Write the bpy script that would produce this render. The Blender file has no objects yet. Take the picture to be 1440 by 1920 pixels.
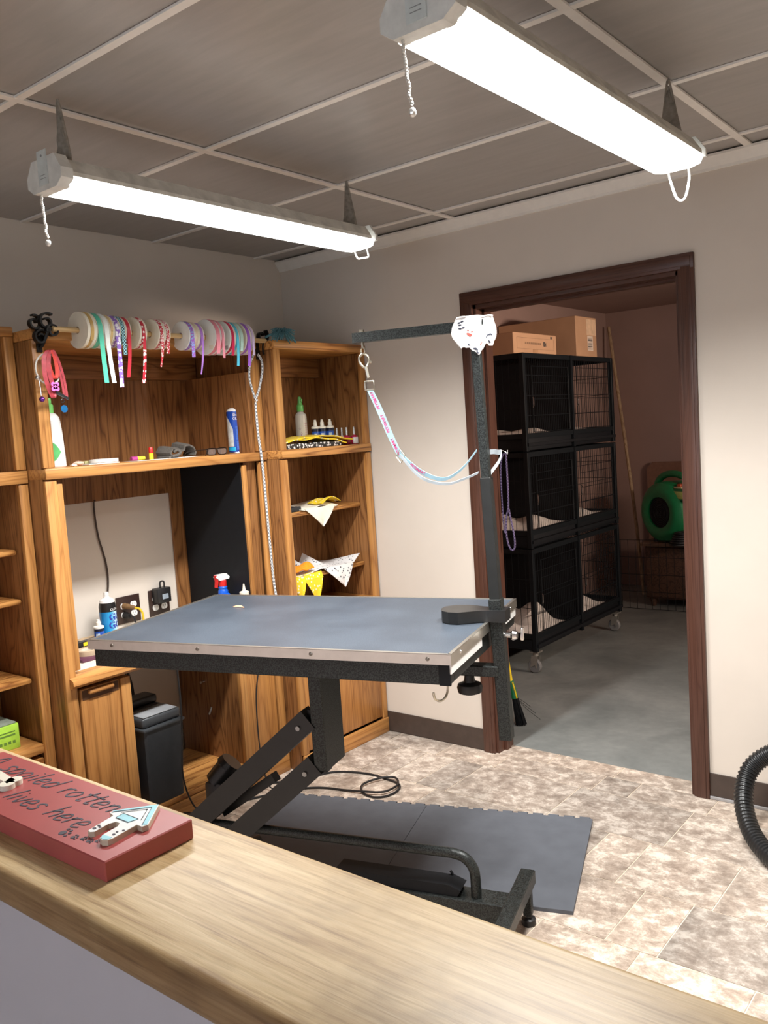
import bpy, bmesh, math, random
from math import sin, cos, pi, radians, atan2, sqrt
from mathutils import Vector, Matrix, Quaternion
random.seed(7)
SC = bpy.context.scene
COL = SC.collection

# ------------------------------------------------------------------ camera
CAMP = Vector((3.1803, -3.2257, 1.4809)); RX, RZ, ROLL, FPX = -0.0925, 0.6785, -0.0650, 1613.2
cz_, sz_ = cos(RZ), sin(RZ)
fw = Vector((-sz_*cos(RX), cz_*cos(RX), sin(RX)))
r0 = Vector((cz_, sz_, 0)); u0 = r0.cross(fw)
rr = cos(ROLL)*r0 + sin(ROLL)*u0; uu = -sin(ROLL)*r0 + cos(ROLL)*u0
cam = bpy.data.cameras.new('camera'); camo = bpy.data.objects.new('camera', cam); COL.objects.link(camo)
m3 = Matrix((rr, uu, -fw)).transposed()
camo.matrix_world = Matrix.Translation(CAMP) @ m3.to_4x4()
cam.sensor_fit = 'VERTICAL'; cam.sensor_height = 32.0; cam.lens = 32.0*FPX/1920.0
cam.clip_start = 0.02; cam.clip_end = 100
SC.camera = camo

# ------------------------------------------------------------------ world, exposure
SC.view_settings.view_transform = 'Standard'; SC.view_settings.look = 'None'
SC.view_settings.exposure = 0.9; SC.view_settings.gamma = 1.0; SC.view_settings.use_curve_mapping = False
W = bpy.data.worlds.new('daylight'); SC.world = W; W.use_nodes = True
bgn = W.node_tree.nodes['Background']; bgn.inputs[0].default_value = (0.80, 0.88, 1.0, 1); bgn.inputs[1].default_value = 3.2
LENS_POWER = 2.2           # shop light diffuser radiance (the glow seen from the side)
TUBE_WATTS = 24.5          # light each shop light throws down past its housing
KENNEL_POWER = 2.0         # radiance of the assumed kennel fixture
KENNEL_WATTS = 22.0  # area lamp output of the same assumed fixture

# ------------------------------------------------------------------ node helpers
def newmat(name):
    m = bpy.data.materials.new(name); m.use_nodes = True
    nt = m.node_tree; b = nt.nodes['Principled BSDF']
    return m, nt, b
def N(nt, t, **kw):
    n = nt.nodes.new(t)
    for k, v in kw.items(): setattr(n, k, v)
    return n
def c4(c): return (c[0], c[1], c[2], 1.0)
def coords(nt, scale=(1,1,1), rnd=True, gen='Object'):
    tc = N(nt, 'ShaderNodeTexCoord'); mp = N(nt, 'ShaderNodeMapping'); mp.inputs['Scale'].default_value = scale
    if rnd:
        oi = N(nt, 'ShaderNodeObjectInfo'); mu = N(nt, 'ShaderNodeVectorMath', operation='SCALE')
        cb = N(nt, 'ShaderNodeCombineXYZ')
        for i in range(3): nt.links.new(oi.outputs['Random'], cb.inputs[i])
        nt.links.new(cb.outputs[0], mu.inputs[0]); mu.inputs['Scale'].default_value = 13.7
        ad = N(nt, 'ShaderNodeVectorMath', operation='ADD')
        nt.links.new(tc.outputs[gen], ad.inputs[0]); nt.links.new(mu.outputs[0], ad.inputs[1])
        nt.links.new(ad.outputs[0], mp.inputs['Vector'])
    else: nt.links.new(tc.outputs[gen], mp.inputs['Vector'])
    return mp.outputs[0]
def ramp(nt, fac, stops):
    r = N(nt, 'ShaderNodeValToRGB'); e = r.color_ramp.elements
    while len(e) < len(stops): e.new(0.5)
    for i, (p, c) in enumerate(stops): e[i].position = p; e[i].color = c4(c)
    nt.links.new(fac, r.inputs[0]); return r.outputs[0]
def noise(nt, vec, scale, detail=4, rough=0.55, dist=0.0):
    n = N(nt, 'ShaderNodeTexNoise'); n.inputs['Scale'].default_value = scale; n.inputs['Detail'].default_value = detail
    n.inputs['Roughness'].default_value = rough; n.inputs['Distortion'].default_value = dist
    nt.links.new(vec, n.inputs['Vector']); return n.outputs[0]
def mixc(nt, fac, a, b, mode='MIX'):
    m = N(nt, 'ShaderNodeMix', data_type='RGBA', blend_type=mode)
    for s, v in ((0, fac), (6, a), (7, b)):
        if hasattr(v, 'is_linked') or hasattr(v, 'links'): nt.links.new(v, m.inputs[s])
        else: m.inputs[s].default_value = v if s == 0 else c4(v)
    return m.outputs[2]
def bump(nt, b, h, strength=0.2, dist=0.002):
    n = N(nt, 'ShaderNodeBump'); n.inputs['Strength'].default_value = strength; n.inputs['Distance'].default_value = dist
    nt.links.new(h, n.inputs['Height']); nt.links.new(n.outputs[0], b.inputs['Normal'])
MATS = {}
def plain(name, col, rough=0.5, metal=0.0, var=0.12, vs=30, bmp=0.0, spec=0.5, trans=0.0, alpha=None):
    if name in MATS: return MATS[name]
    m, nt, b = newmat(name); v = coords(nt)
    f = noise(nt, v, vs)
    d = tuple(max(0, x*(1-var)) for x in col); l = tuple(min(1, x*(1+var)) for x in col)
    nt.links.new(ramp(nt, f, [(0.3, d), (0.7, l)]), b.inputs['Base Color'])
    b.inputs['Roughness'].default_value = rough; b.inputs['Metallic'].default_value = metal
    b.inputs['Specular IOR Level'].default_value = spec
    if trans: b.inputs['Transmission Weight'].default_value = trans
    if alpha is not None: b.inputs['Alpha'].default_value = alpha
    if bmp: bump(nt, b, noise(nt, v, vs*4), bmp)
    MATS[name] = m; return m
def wood(name, axis, light, mid, dark, rough=0.38, sc=1.0):
    if name in MATS: return MATS[name]
    m, nt, b = newmat(name)
    s = [9*sc, 9*sc, 9*sc]; s['xyz'.index(axis)] = 0.8*sc
    v = coords(nt, tuple(s))
    w = N(nt, 'ShaderNodeTexNoise'); w.inputs['Scale'].default_value = 1.0; w.inputs['Detail'].default_value = 2; w.inputs['Distortion'].default_value = 0.4
    nt.links.new(v, w.inputs['Vector'])
    ml = N(nt, 'ShaderNodeMath', operation='MULTIPLY'); ml.inputs[1].default_value = 13.0; nt.links.new(w.outputs[0], ml.inputs[0])
    fr = N(nt, 'ShaderNodeMath', operation='PINGPONG'); fr.inputs[1].default_value = 0.5; nt.links.new(ml.outputs[0], fr.inputs[0])
    ring = ramp(nt, fr.outputs[0], [(0.0, dark), (0.09, mid), (0.28, light), (0.5, light)])
    s2 = [160*sc, 160*sc, 160*sc]; s2['xyz'.index(axis)] = 3.0*sc
    v2 = coords(nt, tuple(s2)); f2 = noise(nt, v2, 1.0, 3, 0.6)
    st = ramp(nt, f2, [(0.34, (0.55, 0.5, 0.46)), (0.52, (1, 1, 1)), (1.0, (1.06, 1.06, 1.06))])
    c = mixc(nt, 0.7, ring, st, 'MULTIPLY')
    oi = N(nt, 'ShaderNodeObjectInfo'); tint = ramp(nt, oi.outputs['Random'], [(0, (0.9, 0.87, 0.84)), (1, (1.06, 1.04, 1.0))])
    c = mixc(nt, 1.0, c, tint, 'MULTIPLY')
    nt.links.new(c, b.inputs['Base Color']); b.inputs['Roughness'].default_value = rough
    b.inputs['Specular IOR Level'].default_value = 0.4
    bump(nt, b, f2, 0.08, 0.001)
    MATS[name] = m; return m
def checker(name, a, b_, scale, rough=0.6, kind='check'):
    if name in MATS: return MATS[name]
    m, nt, b = newmat(name); v = coords(nt, rnd=False)
    if kind == 'check':
        ch = N(nt, 'ShaderNodeTexChecker'); ch.inputs['Scale'].default_value = scale
        ch.inputs['Color1'].default_value = c4(a); ch.inputs['Color2'].default_value = c4(b_); nt.links.new(v, ch.inputs['Vector']); o = ch.outputs[0]
    else:
        vo = N(nt, 'ShaderNodeTexVoronoi'); vo.inputs['Scale'].default_value = scale; nt.links.new(v, vo.inputs['Vector'])
        o = ramp(nt, vo.outputs['Distance'], [(0.0, b_), (0.24 if kind == 'dots' else 0.42, b_), (0.30 if kind == 'dots' else 0.48, a), (1, a)])
    nt.links.new(o, b.inputs['Base Color']); b.inputs['Roughness'].default_value = rough
    MATS[name] = m; return m
def emit(name, col, st):
    m = bpy.data.materials.new(name); m.use_nodes = True; nt = m.node_tree; nt.nodes.clear()
    e = N(nt, 'ShaderNodeEmission'); e.inputs[0].default_value = c4(col); e.inputs[1].default_value = st
    o = N(nt, 'ShaderNodeOutputMaterial'); nt.links.new(e.outputs[0], o.inputs[0]); return m

# ------------------------------------------------------------------ materials
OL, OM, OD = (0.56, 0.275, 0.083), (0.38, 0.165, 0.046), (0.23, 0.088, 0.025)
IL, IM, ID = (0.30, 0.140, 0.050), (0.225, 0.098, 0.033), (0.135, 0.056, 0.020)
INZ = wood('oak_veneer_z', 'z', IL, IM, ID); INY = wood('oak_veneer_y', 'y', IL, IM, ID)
DOORW = wood('oak_door_z', 'z', (0.48, 0.225, 0.068), (0.44, 0.20, 0.060), (0.37, 0.16, 0.046), sc=0.7)
OAKX = wood('oak_grain_x', 'x', OL, OM, OD); OAKY = wood('oak_grain_y', 'y', OL, OM, OD); OAKZ = wood('oak_grain_z', 'z', OL, OM, OD)
OEDY = wood('oak_edge_y', 'y', (0.53, 0.262, 0.083), (0.47, 0.22, 0.067), (0.38, 0.166, 0.05), sc=0.7)
OEDZ = wood('oak_edge_z', 'z', (0.53, 0.262, 0.083), (0.47, 0.22, 0.067), (0.38, 0.166, 0.05), sc=0.7)
PINE = wood('pale_pine_x', 'x', (0.62, 0.46, 0.25), (0.54, 0.37, 0.18), (0.40, 0.25, 0.11), 0.5, 0.8)
CASE = wood('dark_mahogany_z', 'z', (0.098, 0.044, 0.031), (0.090, 0.040, 0.028), (0.076, 0.033, 0.023), 0.35)
CASEX = wood('dark_mahogany_x', 'x', (0.098, 0.044, 0.031), (0.090, 0.040, 0.028), (0.076, 0.033, 0.023), 0.35)
DOWEL = wood('pale_dowel', 'y', (0.66, 0.48, 0.25), (0.58, 0.40, 0.19), (0.50, 0.33, 0.15), 0.5)
WALL = plain('beige_wall_paint', (0.68, 0.615, 0.54), 0.75, var=0.03, vs=3, bmp=0.06)
KWALL = plain('brown_kennel_wall', (0.34, 0.225, 0.19), 0.7, var=0.08, vs=2)
NEARW = plain('shade_tinted_wall_paint', (0.50, 0.45, 0.47), 0.8, var=0.03, vs=4)  # same wall paint on the half wall, its cool shade put into the colour
WHITEP = plain('white_trim_paint', (0.80, 0.78, 0.73), 0.45, var=0.03)
GRIDW = plain('white_grid_metal', (0.86, 0.83, 0.78), 0.4, var=0.03)
VBASE = plain('brown_vinyl_base', (0.060, 0.042, 0.034), 0.45)
BLACKP = plain('black_paint', (0.012, 0.012, 0.013), 0.35)
BLACKM = plain('matte_black', (0.007, 0.008, 0.010), 0.6, spec=0.25)
CRATEM = plain('black_crate_metal', (0.006, 0.008, 0.010), 0.55, spec=0.2)
CHROME = plain('chrome', (0.75, 0.74, 0.72), 0.22, 1.0, 0.05)
BRASS = plain('dull_nickel', (0.62, 0.58, 0.48), 0.3, 1.0, 0.06)
ALU = plain('aluminium_trim', (0.70, 0.66, 0.59), 0.34, 1.0, 0.05)
RUBBERB = plain('black_rubber', (0.014, 0.014, 0.015), 0.45)
WHITEPL = plain('white_plastic', (0.82, 0.82, 0.80), 0.35, var=0.03)
CREAM = plain('cream_card', (0.78, 0.73, 0.60), 0.5, var=0.04)
DUSTY = plain('dusty_white_metal', (0.66, 0.64, 0.58), 0.6, var=0.2, vs=20)
TWINE = plain('dusty_jute', (0.28, 0.25, 0.21), 0.95, var=0.3, vs=60)
PVC = plain('grey_sleeve', (0.09, 0.095, 0.10), 0.5)
def hammered():
    m, nt, b = newmat('hammered_black_steel'); v = coords(nt)
    vo = N(nt, 'ShaderNodeTexNoise'); vo.inputs['Scale'].default_value = 300; vo.inputs['Detail'].default_value = 2; nt.links.new(v, vo.inputs['Vector'])
    nt.links.new(ramp(nt, vo.outputs[0], [(0.42, (0.007, 0.008, 0.007)), (0.58, (0.034, 0.040, 0.038))]), b.inputs['Base Color'])
    b.inputs['Roughness'].default_value = 0.42; b.inputs['Metallic'].default_value = 0.25; bump(nt, b, vo.outputs[0], 0.35, 0.001); return m
HAMM = hammered()
def tabletop_mat():
    m, nt, b = newmat('grey_ribbed_rubber'); v = coords(nt)
    f = noise(nt, v, 420, 3, 0.7); g = noise(nt, v, 5, 3)
    c = ramp(nt, f, [(0.35, (0.028, 0.036, 0.048)), (0.62, (0.066, 0.082, 0.103)), (0.8, (0.11, 0.13, 0.155))])
    c = mixc(nt, 0.7, c, ramp(nt, g, [(0.35, (0.72, 0.72, 0.74)), (0.65, (1.1, 1.1, 1.1))]), 'MULTIPLY')
    nt.links.new(c, b.inputs['Base Color']); b.inputs['Roughness'].default_value = 0.42; bump(nt, b, f, 0.15, 0.001); return m
TTOP = tabletop_mat()
def tile_mat():
    m, nt, b = newmat('mottled_stone_vinyl'); v = coords(nt, (1, 1.25, 1)); v3 = coords(nt, (1.2, 1, 1))
    f = noise(nt, v, 15, 14, 0.78, 0.25); g = noise(nt, v3, 5.0, 8, 0.7, 0.15)
    c = ramp(nt, f, [(0.36, (0.30, 0.245, 0.205)), (0.46, (0.43, 0.365, 0.31)), (0.52, (0.55, 0.48, 0.415)), (0.58, (0.77, 0.70, 0.62))])
    d = ramp(nt, g, [(0.36, (0.62, 0.60, 0.58)), (0.48, (0.88, 0.85, 0.82)), (0.6, (1.04, 1.01, 0.98))])
    c = mixc(nt, 0.85, c, d, 'MULTIPLY')
    oi = N(nt, 'ShaderNodeObjectInfo'); t = ramp(nt, oi.outputs['Random'], [(0, (0.74, 0.75, 0.76)), (0.5, (0.98, 0.97, 0.96)), (1, (1.20, 1.16, 1.12))])
    c = mixc(nt, 1.0, c, t, 'MULTIPLY')
    nt.links.new(c, b.inputs['Base Color']); b.inputs['Roughness'].default_value = 0.36; b.inputs['Specular IOR Level'].default_value = 0.35
    bump(nt, b, f, 0.08, 0.001); return m
TILE = tile_mat(); GROUT = plain('pale_grout', (0.78, 0.66, 0.52), 0.6, var=0.05)
def concrete():
    m, nt, b = newmat('grey_concrete'); v = coords(nt, rnd=False)
    f = noise(nt, v, 2.2, 8, 0.6, 0.4); g = noise(nt, v, 26, 3)
    c = ramp(nt, f, [(0.3, (0.16, 0.175, 0.17)), (0.55, (0.25, 0.265, 0.255)), (0.75, (0.34, 0.35, 0.335))])
    c = mixc(nt, 0.4, c, ramp(nt, g, [(0.3, (0.8, 0.8, 0.8)), (0.7, (1.1, 1.1, 1.1))]), 'MULTIPLY')
    nt.links.new(c, b.inputs['Base Color']); b.inputs['Roughness'].default_value = 0.45; bump(nt, b, g, 0.05); return m
CONC = concrete()
def ceil_mat():
    m, nt, b = newmat('grey_brown_luan'); v = coords(nt, (1.0, 7, 1))
    f = noise(nt, v, 4, 6, 0.6, 0.3); nt.links.new(ramp(nt, f, [(0.3, (0.335, 0.318, 0.30)), (0.7, (0.40, 0.378, 0.357))]), b.inputs['Base Color'])
    b.inputs['Roughness'].default_value = 0.3; b.inputs['Specular IOR Level'].default_value = 0.5; return m
CEILM = ceil_mat()
def counter_mat():
    m, nt, b = newmat('worn_pine_counter'); v = coords(nt, (1.2, 17, 17), rnd=False); vb = coords(nt, rnd=False)
    f = noise(nt, v, 4.0, 6, 0.62, 0.6)
    c = ramp(nt, f, [(0.30, (0.42, 0.27, 0.12)), (0.45, (0.60, 0.43, 0.22)), (0.62, (0.70, 0.53, 0.30))])
    v2 = coords(nt, (4, 90, 90), rnd=False); f2 = noise(nt, v2, 3.0, 3, 0.6)
    c = mixc(nt, 0.55, c, ramp(nt, f2, [(0.33, (0.66, 0.6, 0.52)), (0.5, (1, 1, 1))]), 'MULTIPLY')
    g = noise(nt, vb, 7, 4, 0.6); c = mixc(nt, 0.8, c, ramp(nt, g, [(0.32, (0.66, 0.63, 0.62)), (0.48, (1, 1, 1)), (1, (1.05, 1.05, 1.05))]), 'MULTIPLY')
    vk = coords(nt, (1, 1, 0), rnd=False); vo = N(nt, 'ShaderNodeTexVoronoi'); vo.inputs['Scale'].default_value = 9; nt.links.new(vk, vo.inputs['Vector'])
    c = mixc(nt, 1.0, c, ramp(nt, vo.outputs['Distance'], [(0.0, (0.14, 0.09, 0.06)), (0.020, (0.30, 0.20, 0.14)), (0.034, (1, 1, 1))]), 'MULTIPLY')
    v5 = coords(nt, (2.2, 60, 60), rnd=False); f5 = noise(nt, v5, 2.0, 5, 0.7, 0.3)
    c = mixc(nt, 0.75, c, ramp(nt, f5, [(0.30, (0.42, 0.31, 0.22)), (0.43, (0.86, 0.80, 0.72)), (0.55, (1, 1, 1)), (0.72, (1.10, 1.10, 1.08))]), 'MULTIPLY')
    v6 = coords(nt, (1, 1.6, 1), rnd=False); f6 = noise(nt, v6, 3.2, 5, 0.65, 0.3)
    c = mixc(nt, 0.8, c, ramp(nt, f6, [(0.30, (0.60, 0.58, 0.60)), (0.42, (1, 1, 1))]), 'MULTIPLY')
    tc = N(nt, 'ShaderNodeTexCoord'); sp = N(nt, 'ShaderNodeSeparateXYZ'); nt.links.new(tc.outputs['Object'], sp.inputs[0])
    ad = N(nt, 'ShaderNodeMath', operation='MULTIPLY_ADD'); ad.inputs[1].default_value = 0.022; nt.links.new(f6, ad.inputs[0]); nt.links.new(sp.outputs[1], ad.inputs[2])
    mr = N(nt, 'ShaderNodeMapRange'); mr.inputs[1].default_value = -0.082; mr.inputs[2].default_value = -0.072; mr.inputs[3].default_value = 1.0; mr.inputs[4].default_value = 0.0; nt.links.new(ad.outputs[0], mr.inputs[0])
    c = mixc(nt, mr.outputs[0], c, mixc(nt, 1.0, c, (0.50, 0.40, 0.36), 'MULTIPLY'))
    nt.links.new(c, b.inputs['Base Color']); b.inputs['Roughness'].default_value = 0.42; bump(nt, b, f2, 0.15, 0.001); return m
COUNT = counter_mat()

# ------------------------------------------------------------------ mesh helpers
class G:
    def __init__(s): s.bm = bmesh.new()
    def box(s, x0, x1, y0, y1, z0, z1, bev=0.0, seg=2, M=None):
        r = bmesh.ops.create_cube(s.bm, size=1.0); vs = r['verts']
        for v in vs: v.co = Vector(((x0+x1)/2+v.co.x*(x1-x0), (y0+y1)/2+v.co.y*(y1-y0), (z0+z1)/2+v.co.z*(z1-z0)))
        if bev > 0:
            es = list({e for v in vs for e in v.link_edges})
            rb = bmesh.ops.bevel(s.bm, geom=es, offset=bev, segments=seg, affect='EDGES', profile=0.5, clamp_overlap=True)
            vs = list({v for f in rb['faces'] for v in f.verts} | {v for v in vs if v.is_valid})
        if M is not None:
            for v in vs: v.co = M @ v.co
        return s
    def ring(s, c, ax, r, n, ph=0.0):
        ax = Vector(ax).normalized(); a = ax.orthogonal().normalized(); b = ax.cross(a)
        return [s.bm.verts.new(Vector(c)+r*(cos(ph+2*pi*i/n)*a+sin(ph+2*pi*i/n)*b)) for i in range(n)]
    def skin(s, r1, r2):
        n = len(r1)
        for i in range(n):
            try: s.bm.faces.new((r1[i], r1[(i+1) % n], r2[(i+1) % n], r2[i]))
            except ValueError: pass
    def cap(s, r, flip=False):
        try: s.bm.faces.new(r[::-1] if flip else r)
        except ValueError: pass
    def cyl(s, p0, p1, r0, r1=None, n=16):
        r1 = r0 if r1 is None else r1; d = Vector(p1)-Vector(p0)
        a = s.ring(p0, d, r0, n); b = s.ring(p1, d, r1, n); s.skin(a, b); s.cap(a, True); s.cap(b); return s
    def lathe(s, prof, c=(0, 0, 0), n=20, ax='z', M=None, open_=False):
        rings = []
        for r, h in prof:
            vs = []
            for i in range(n):
                a = 2*pi*i/n; p = Vector((r*cos(a), r*sin(a), h))
                if ax == 'y': p = Vector((p.x, p.z, p.y))
                if ax == 'x': p = Vector((p.z, p.x, p.y))
                p = p+Vector(c)
                if M is not None: p = M @ p
                vs.append(s.bm.verts.new(p))
            rings.append(vs)
        for a, b in zip(rings, rings[1:]): s.skin(a, b)
        if prof[0] == prof[-1]: open_ = True
        if prof[0][0] > 1e-5 and not open_: s.cap(rings[0], True)
        if prof[-1][0] > 1e-5 and not open_: s.cap(rings[-1])
        return s
    def tube(s, pts, r, n=8, closed=False, smooth=0, rf=None):
        pts = [Vector(p) for p in pts]
        if smooth: pts = catmull(pts, smooth, closed)
        m = len(pts); t = []
        for i in range(m):
            a = pts[(i-1) % m] if (closed or i > 0) else pts[i]; b = pts[(i+1) % m] if (closed or i < m-1) else pts[i]
            t.append((b-a).normalized() if (b-a).length > 1e-9 else Vector((0, 0, 1)))
        nrm = t[0].orthogonal().normalized(); rings = []
        for i in range(m):
            if i: nrm = (t[i-1].rotation_difference(t[i])) @ nrm
            nrm = (nrm-nrm.dot(t[i])*t[i]).normalized(); b = t[i].cross(nrm); rad = rf(i/(m-1)) if rf else r
            rings.append([s.bm.verts.new(pts[i]+rad*(cos(2*pi*k/n)*nrm+sin(2*pi*k/n)*b)) for k in range(n)])
        for a, b in zip(rings, rings[1:]): s.skin(a, b)
        if closed: s.skin(rings[-1], rings[0])
        else: s.cap(rings[0], True); s.cap(rings[-1])
        return s
    def bar(s, p0, p1, w, h, up=(0, 0, 1)):     # rectangular tube between two points
        p0, p1 = Vector(p0), Vector(p1); d = (p1-p0).normalized(); up = Vector(up); sd = d.cross(up).normalized(); u = sd.cross(d)
        q = [[s.bm.verts.new(p+a*w/2*sd+b*h/2*u) for a, b in ((-1, -1), (1, -1), (1, 1), (-1, 1))] for p in (p0, p1)]
        s.skin(q[0], q[1]); s.cap(q[0], True); s.cap(q[1]); return s
    def prism(s, poly, z0, z1, M=None, holes=None):
        a = [s.bm.verts.new((x, y, z0)) for x, y in poly]; b = [s.bm.verts.new((x, y, z1)) for x, y in poly]
        s.skin(a, b); s.cap(a, True); s.cap(b)
        if M is not None:
            for v in a+b: v.co = M @ v.co
        return s
    def strip(s, path, widths, thick=0.0008):   # ribbon: path points, matching width vectors
        A = []; 
        for i, (p, w) in enumerate(zip(path, widths)):
            p, w = Vector(p), Vector(w)
            d = (Vector(path[min(i+1, len(path)-1)])-Vector(path[max(i-1, 0)]))
            nn = d.cross(w); nn = nn.normalized()*thick/2 if nn.length > 1e-9 else Vector((0, 0, thick/2))
            A.append([s.bm.verts.new(p-w/2-nn), s.bm.verts.new(p+w/2-nn), s.bm.verts.new(p+w/2+nn), s.bm.verts.new(p-w/2+nn)])
        for a, b in zip(A, A[1:]): s.skin(a, b)
        s.cap(A[0], True); s.cap(A[-1]); return s
    def sheet(s, fn, nu, nv, thick=0.002, mask=None):   # cloth: fn(u,v)->point, both sides
        P = [[Vector(fn(i/nu, j/nv)) for j in range(nv+1)] for i in range(nu+1)]
        T = [[None]*(nv+1) for _ in range(nu+1)]; B = [[None]*(nv+1) for _ in range(nu+1)]
        for i in range(nu+1):
            for j in range(nv+1):
                du = P[min(i+1, nu)][j]-P[max(i-1, 0)][j]; dv = P[i][min(j+1, nv)]-P[i][max(j-1, 0)]
                n = du.cross(dv); n = n.normalized() if n.length > 1e-12 else Vector((0, 0, 1))
                T[i][j] = s.bm.verts.new(P[i][j]+n*thick/2); B[i][j] = s.bm.verts.new(P[i][j]-n*thick/2)
        for i in range(nu):
            for j in range(nv):
                for L, fl in ((T, False), (B, True)):
                    q = [L[i][j], L[i+1][j], L[i+1][j+1], L[i][j+1]]
                    s.cap(q, fl)
        for i in range(nu):
            s.cap([T[i][0], B[i][0], B[i+1][0], T[i+1][0]]); s.cap([T[i+1][nv], B[i+1][nv], B[i][nv], T[i][nv]])
        for j in range(nv):
            s.cap([T[0][j+1], B[0][j+1], B[0][j], T[0][j]]); s.cap([T[nu][j], B[nu][j], B[nu][j+1], T[nu][j+1]])
        return s
    def torus(s, c, ax, R, r, n=24, k=8, a0=0, a1=2*pi):
        ax = Vector(ax).normalized(); a = ax.orthogonal().normalized(); b = ax.cross(a); full = abs(a1-a0-2*pi) < 1e-6
        m = n if full else n+1
        return s.tube([Vector(c)+R*(cos(a0+(a1-a0)*i/n)*a+sin(a0+(a1-a0)*i/n)*b) for i in range(m)], r, k, closed=full)
    def ball(s, c, r, sx=1, sy=1, sz=1, n=12):
        prof = [(max(1e-6, r*sin(pi*i/8)), -r*cos(pi*i/8)) for i in range(9)]
        vs0 = len(s.bm.verts); s.bm.verts.ensure_lookup_table()
        s.lathe(prof, (0, 0, 0), n, M=Matrix.Translation(Vector(c)) @ Matrix.Diagonal((sx, sy, sz, 1))); return s
def catmull(p, k, closed=False):
    out = []; n = len(p); rng = n if closed else n-1
    for i in range(rng):
        a = p[(i-1) % n] if (closed or i > 0) else p[0]*2-p[1]; b = p[i]; c = p[(i+1) % n]
        d = p[(i+2) % n] if (closed or i+2 < n) else p[-1]*2-p[-2]
        for j in range(k):
            t = j/k; out.append(0.5*((2*b)+(c-a)*t+(2*a-5*b+4*c-d)*t*t+(3*b-a-3*c+d)*t**3))
    if not closed: out.append(p[-1])
    return out
def finish(g, name, mat, smooth=True, ang=35):
    bm = g.bm; bmesh.ops.remove_doubles(bm, verts=bm.verts, dist=1e-6)
    bmesh.ops.recalc_face_normals(bm, faces=bm.faces)
    me = bpy.data.meshes.new(name); bm.to_mesh(me); bm.free()
    if smooth:
        me.polygons.foreach_set('use_smooth', [True]*len(me.polygons))
        try: me.set_sharp_from_angle(angle=radians(ang))
        except Exception: pass
    me.materials.append(mat); return me
ORG = {}
def root(name, label, cat, loc, rz=0.0, group=None, kind=None):
    o = bpy.data.objects.new(name, None); o.empty_display_size = 0.05; COL.objects.link(o); o.location = loc; o.rotation_euler = (0, 0, rz)
    if kind: o['kind'] = kind
    if label: o['label'] = label; o['category'] = cat
    if group: o['group'] = group
    ORG[o.name] = Vector(loc); return o
def part(name, g, mat, parent, w=False, label=None, kind=None, smooth=True, ang=35):
    me = finish(g, name, mat, smooth, ang)
    if w:
        q = parent
        while q.parent: q = q.parent
        me.transform(Matrix.Translation(-Vector(q.location)))
        if parent is not q: pass
    o = bpy.data.objects.new(name, me); COL.objects.link(o); o.parent = parent
    if label: o['label'] = label
    if kind: o['kind'] = kind
    return o
def single(name, g, mat, label, cat, loc=None, group=None, kind=None, smooth=True, ang=35):   # one-mesh thing, geometry in world coordinates
    me = finish(g, name, mat, smooth, ang)
    if loc is None:
        co = [v.co for v in me.vertices]; loc = (sum(c.x for c in co)/len(co), sum(c.y for c in co)/len(co), min(c.z for c in co))
    me.transform(Matrix.Translation(-Vector(loc)))
    o = bpy.data.objects.new(name, me); COL.objects.link(o); o.location = loc
    if label: o['label'] = label; o['category'] = cat
    if group: o['group'] = group
    if kind: o['kind'] = kind
    return o
def struct(name, g, mat, smooth=False):
    me = finish(g, name, mat, smooth); o = bpy.data.objects.new(name, me); COL.objects.link(o); o['kind'] = 'structure'; return o
_glyph = {}
def text_bm(s, size, bold=0.0):
    cu = bpy.data.curves.new('t', 'FONT'); cu.body = s; cu.size = size; cu.align_x = 'CENTER'; cu.align_y = 'CENTER'; cu.offset = bold; cu.resolution_u = 2
    o = bpy.data.objects.new('t', cu); COL.objects.link(o); dg = bpy.context.evaluated_depsgraph_get()
    me = bpy.data.meshes.new_from_object(o.evaluated_get(dg)); bpy.data.objects.remove(o); bpy.data.curves.remove(cu); return me
def text_part(name, s, size, fn, mat, parent, w=True, bold=0.0, cuts=0, label=None):   # glyph mesh mapped by fn(x,y)->point
    me = text_bm(s, size, bold); g = G(); bm = g.bm; bm.from_mesh(me); bpy.data.meshes.remove(me)
    for v in bm.verts: v.co = Vector(fn(v.co.x, v.co.y))
    return part(name, g, mat, parent, w, label, smooth=False)
H = 2.376

# ================================================================== SETTING
# floor of the grooming room: base plus individual vinyl tiles
g = G(); g.box(-0.05, 4.6, -5.2, 0.13, -0.06, -0.0018); floor = struct('floor', g, GROUT)
def tiles():
    cache = {}
    def tile(x0, x1, y0, y1):
        gp = 0.0036; key = (round(x1-x0, 3), round(y1-y0, 3))
        if key not in cache:
            gg = G(); gg.box(gp/2, key[0]-gp/2, gp/2, key[1]-gp/2, -0.0016, 0.0, 0.0006, 1); cache[key] = finish(gg, 'tile', TILE, False)
        o = bpy.data.objects.new('tile', cache[key]); COL.objects.link(o); o.location = (x0, y0, 0); o.parent = floor
    for x0, x1 in ((1.140, 1.40), (1.40, 1.705), (1.705, 2.05)): tile(x0, x1, 0.0, 0.118)
    y = -0.0005; k = 0; hts = [0.305, 0.152, 0.305, 0.305]
    while y > -2.75:
        h = hts[(k+1) % 4]; x = 0.0-(k*0.197) % 0.45; j = 0
        while x < 3.3:
            wd = [0.457, 0.305, 0.305, 0.152][(j*3+k*2+(j*k) % 3) % 4]
            x0, x1 = max(x, 0.0), min(x+wd, 3.4)
            if x1-x0 > 0.02 and x1 > 0.35: tile(x0, x1, y-h, y)
            x += wd; j += 1
        y -= h; k += 1
tiles()
g = G(); g.box(-0.05, 4.6, 0.12, 4.05, -0.06, -0.001); struct('floor', g, CONC)
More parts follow.
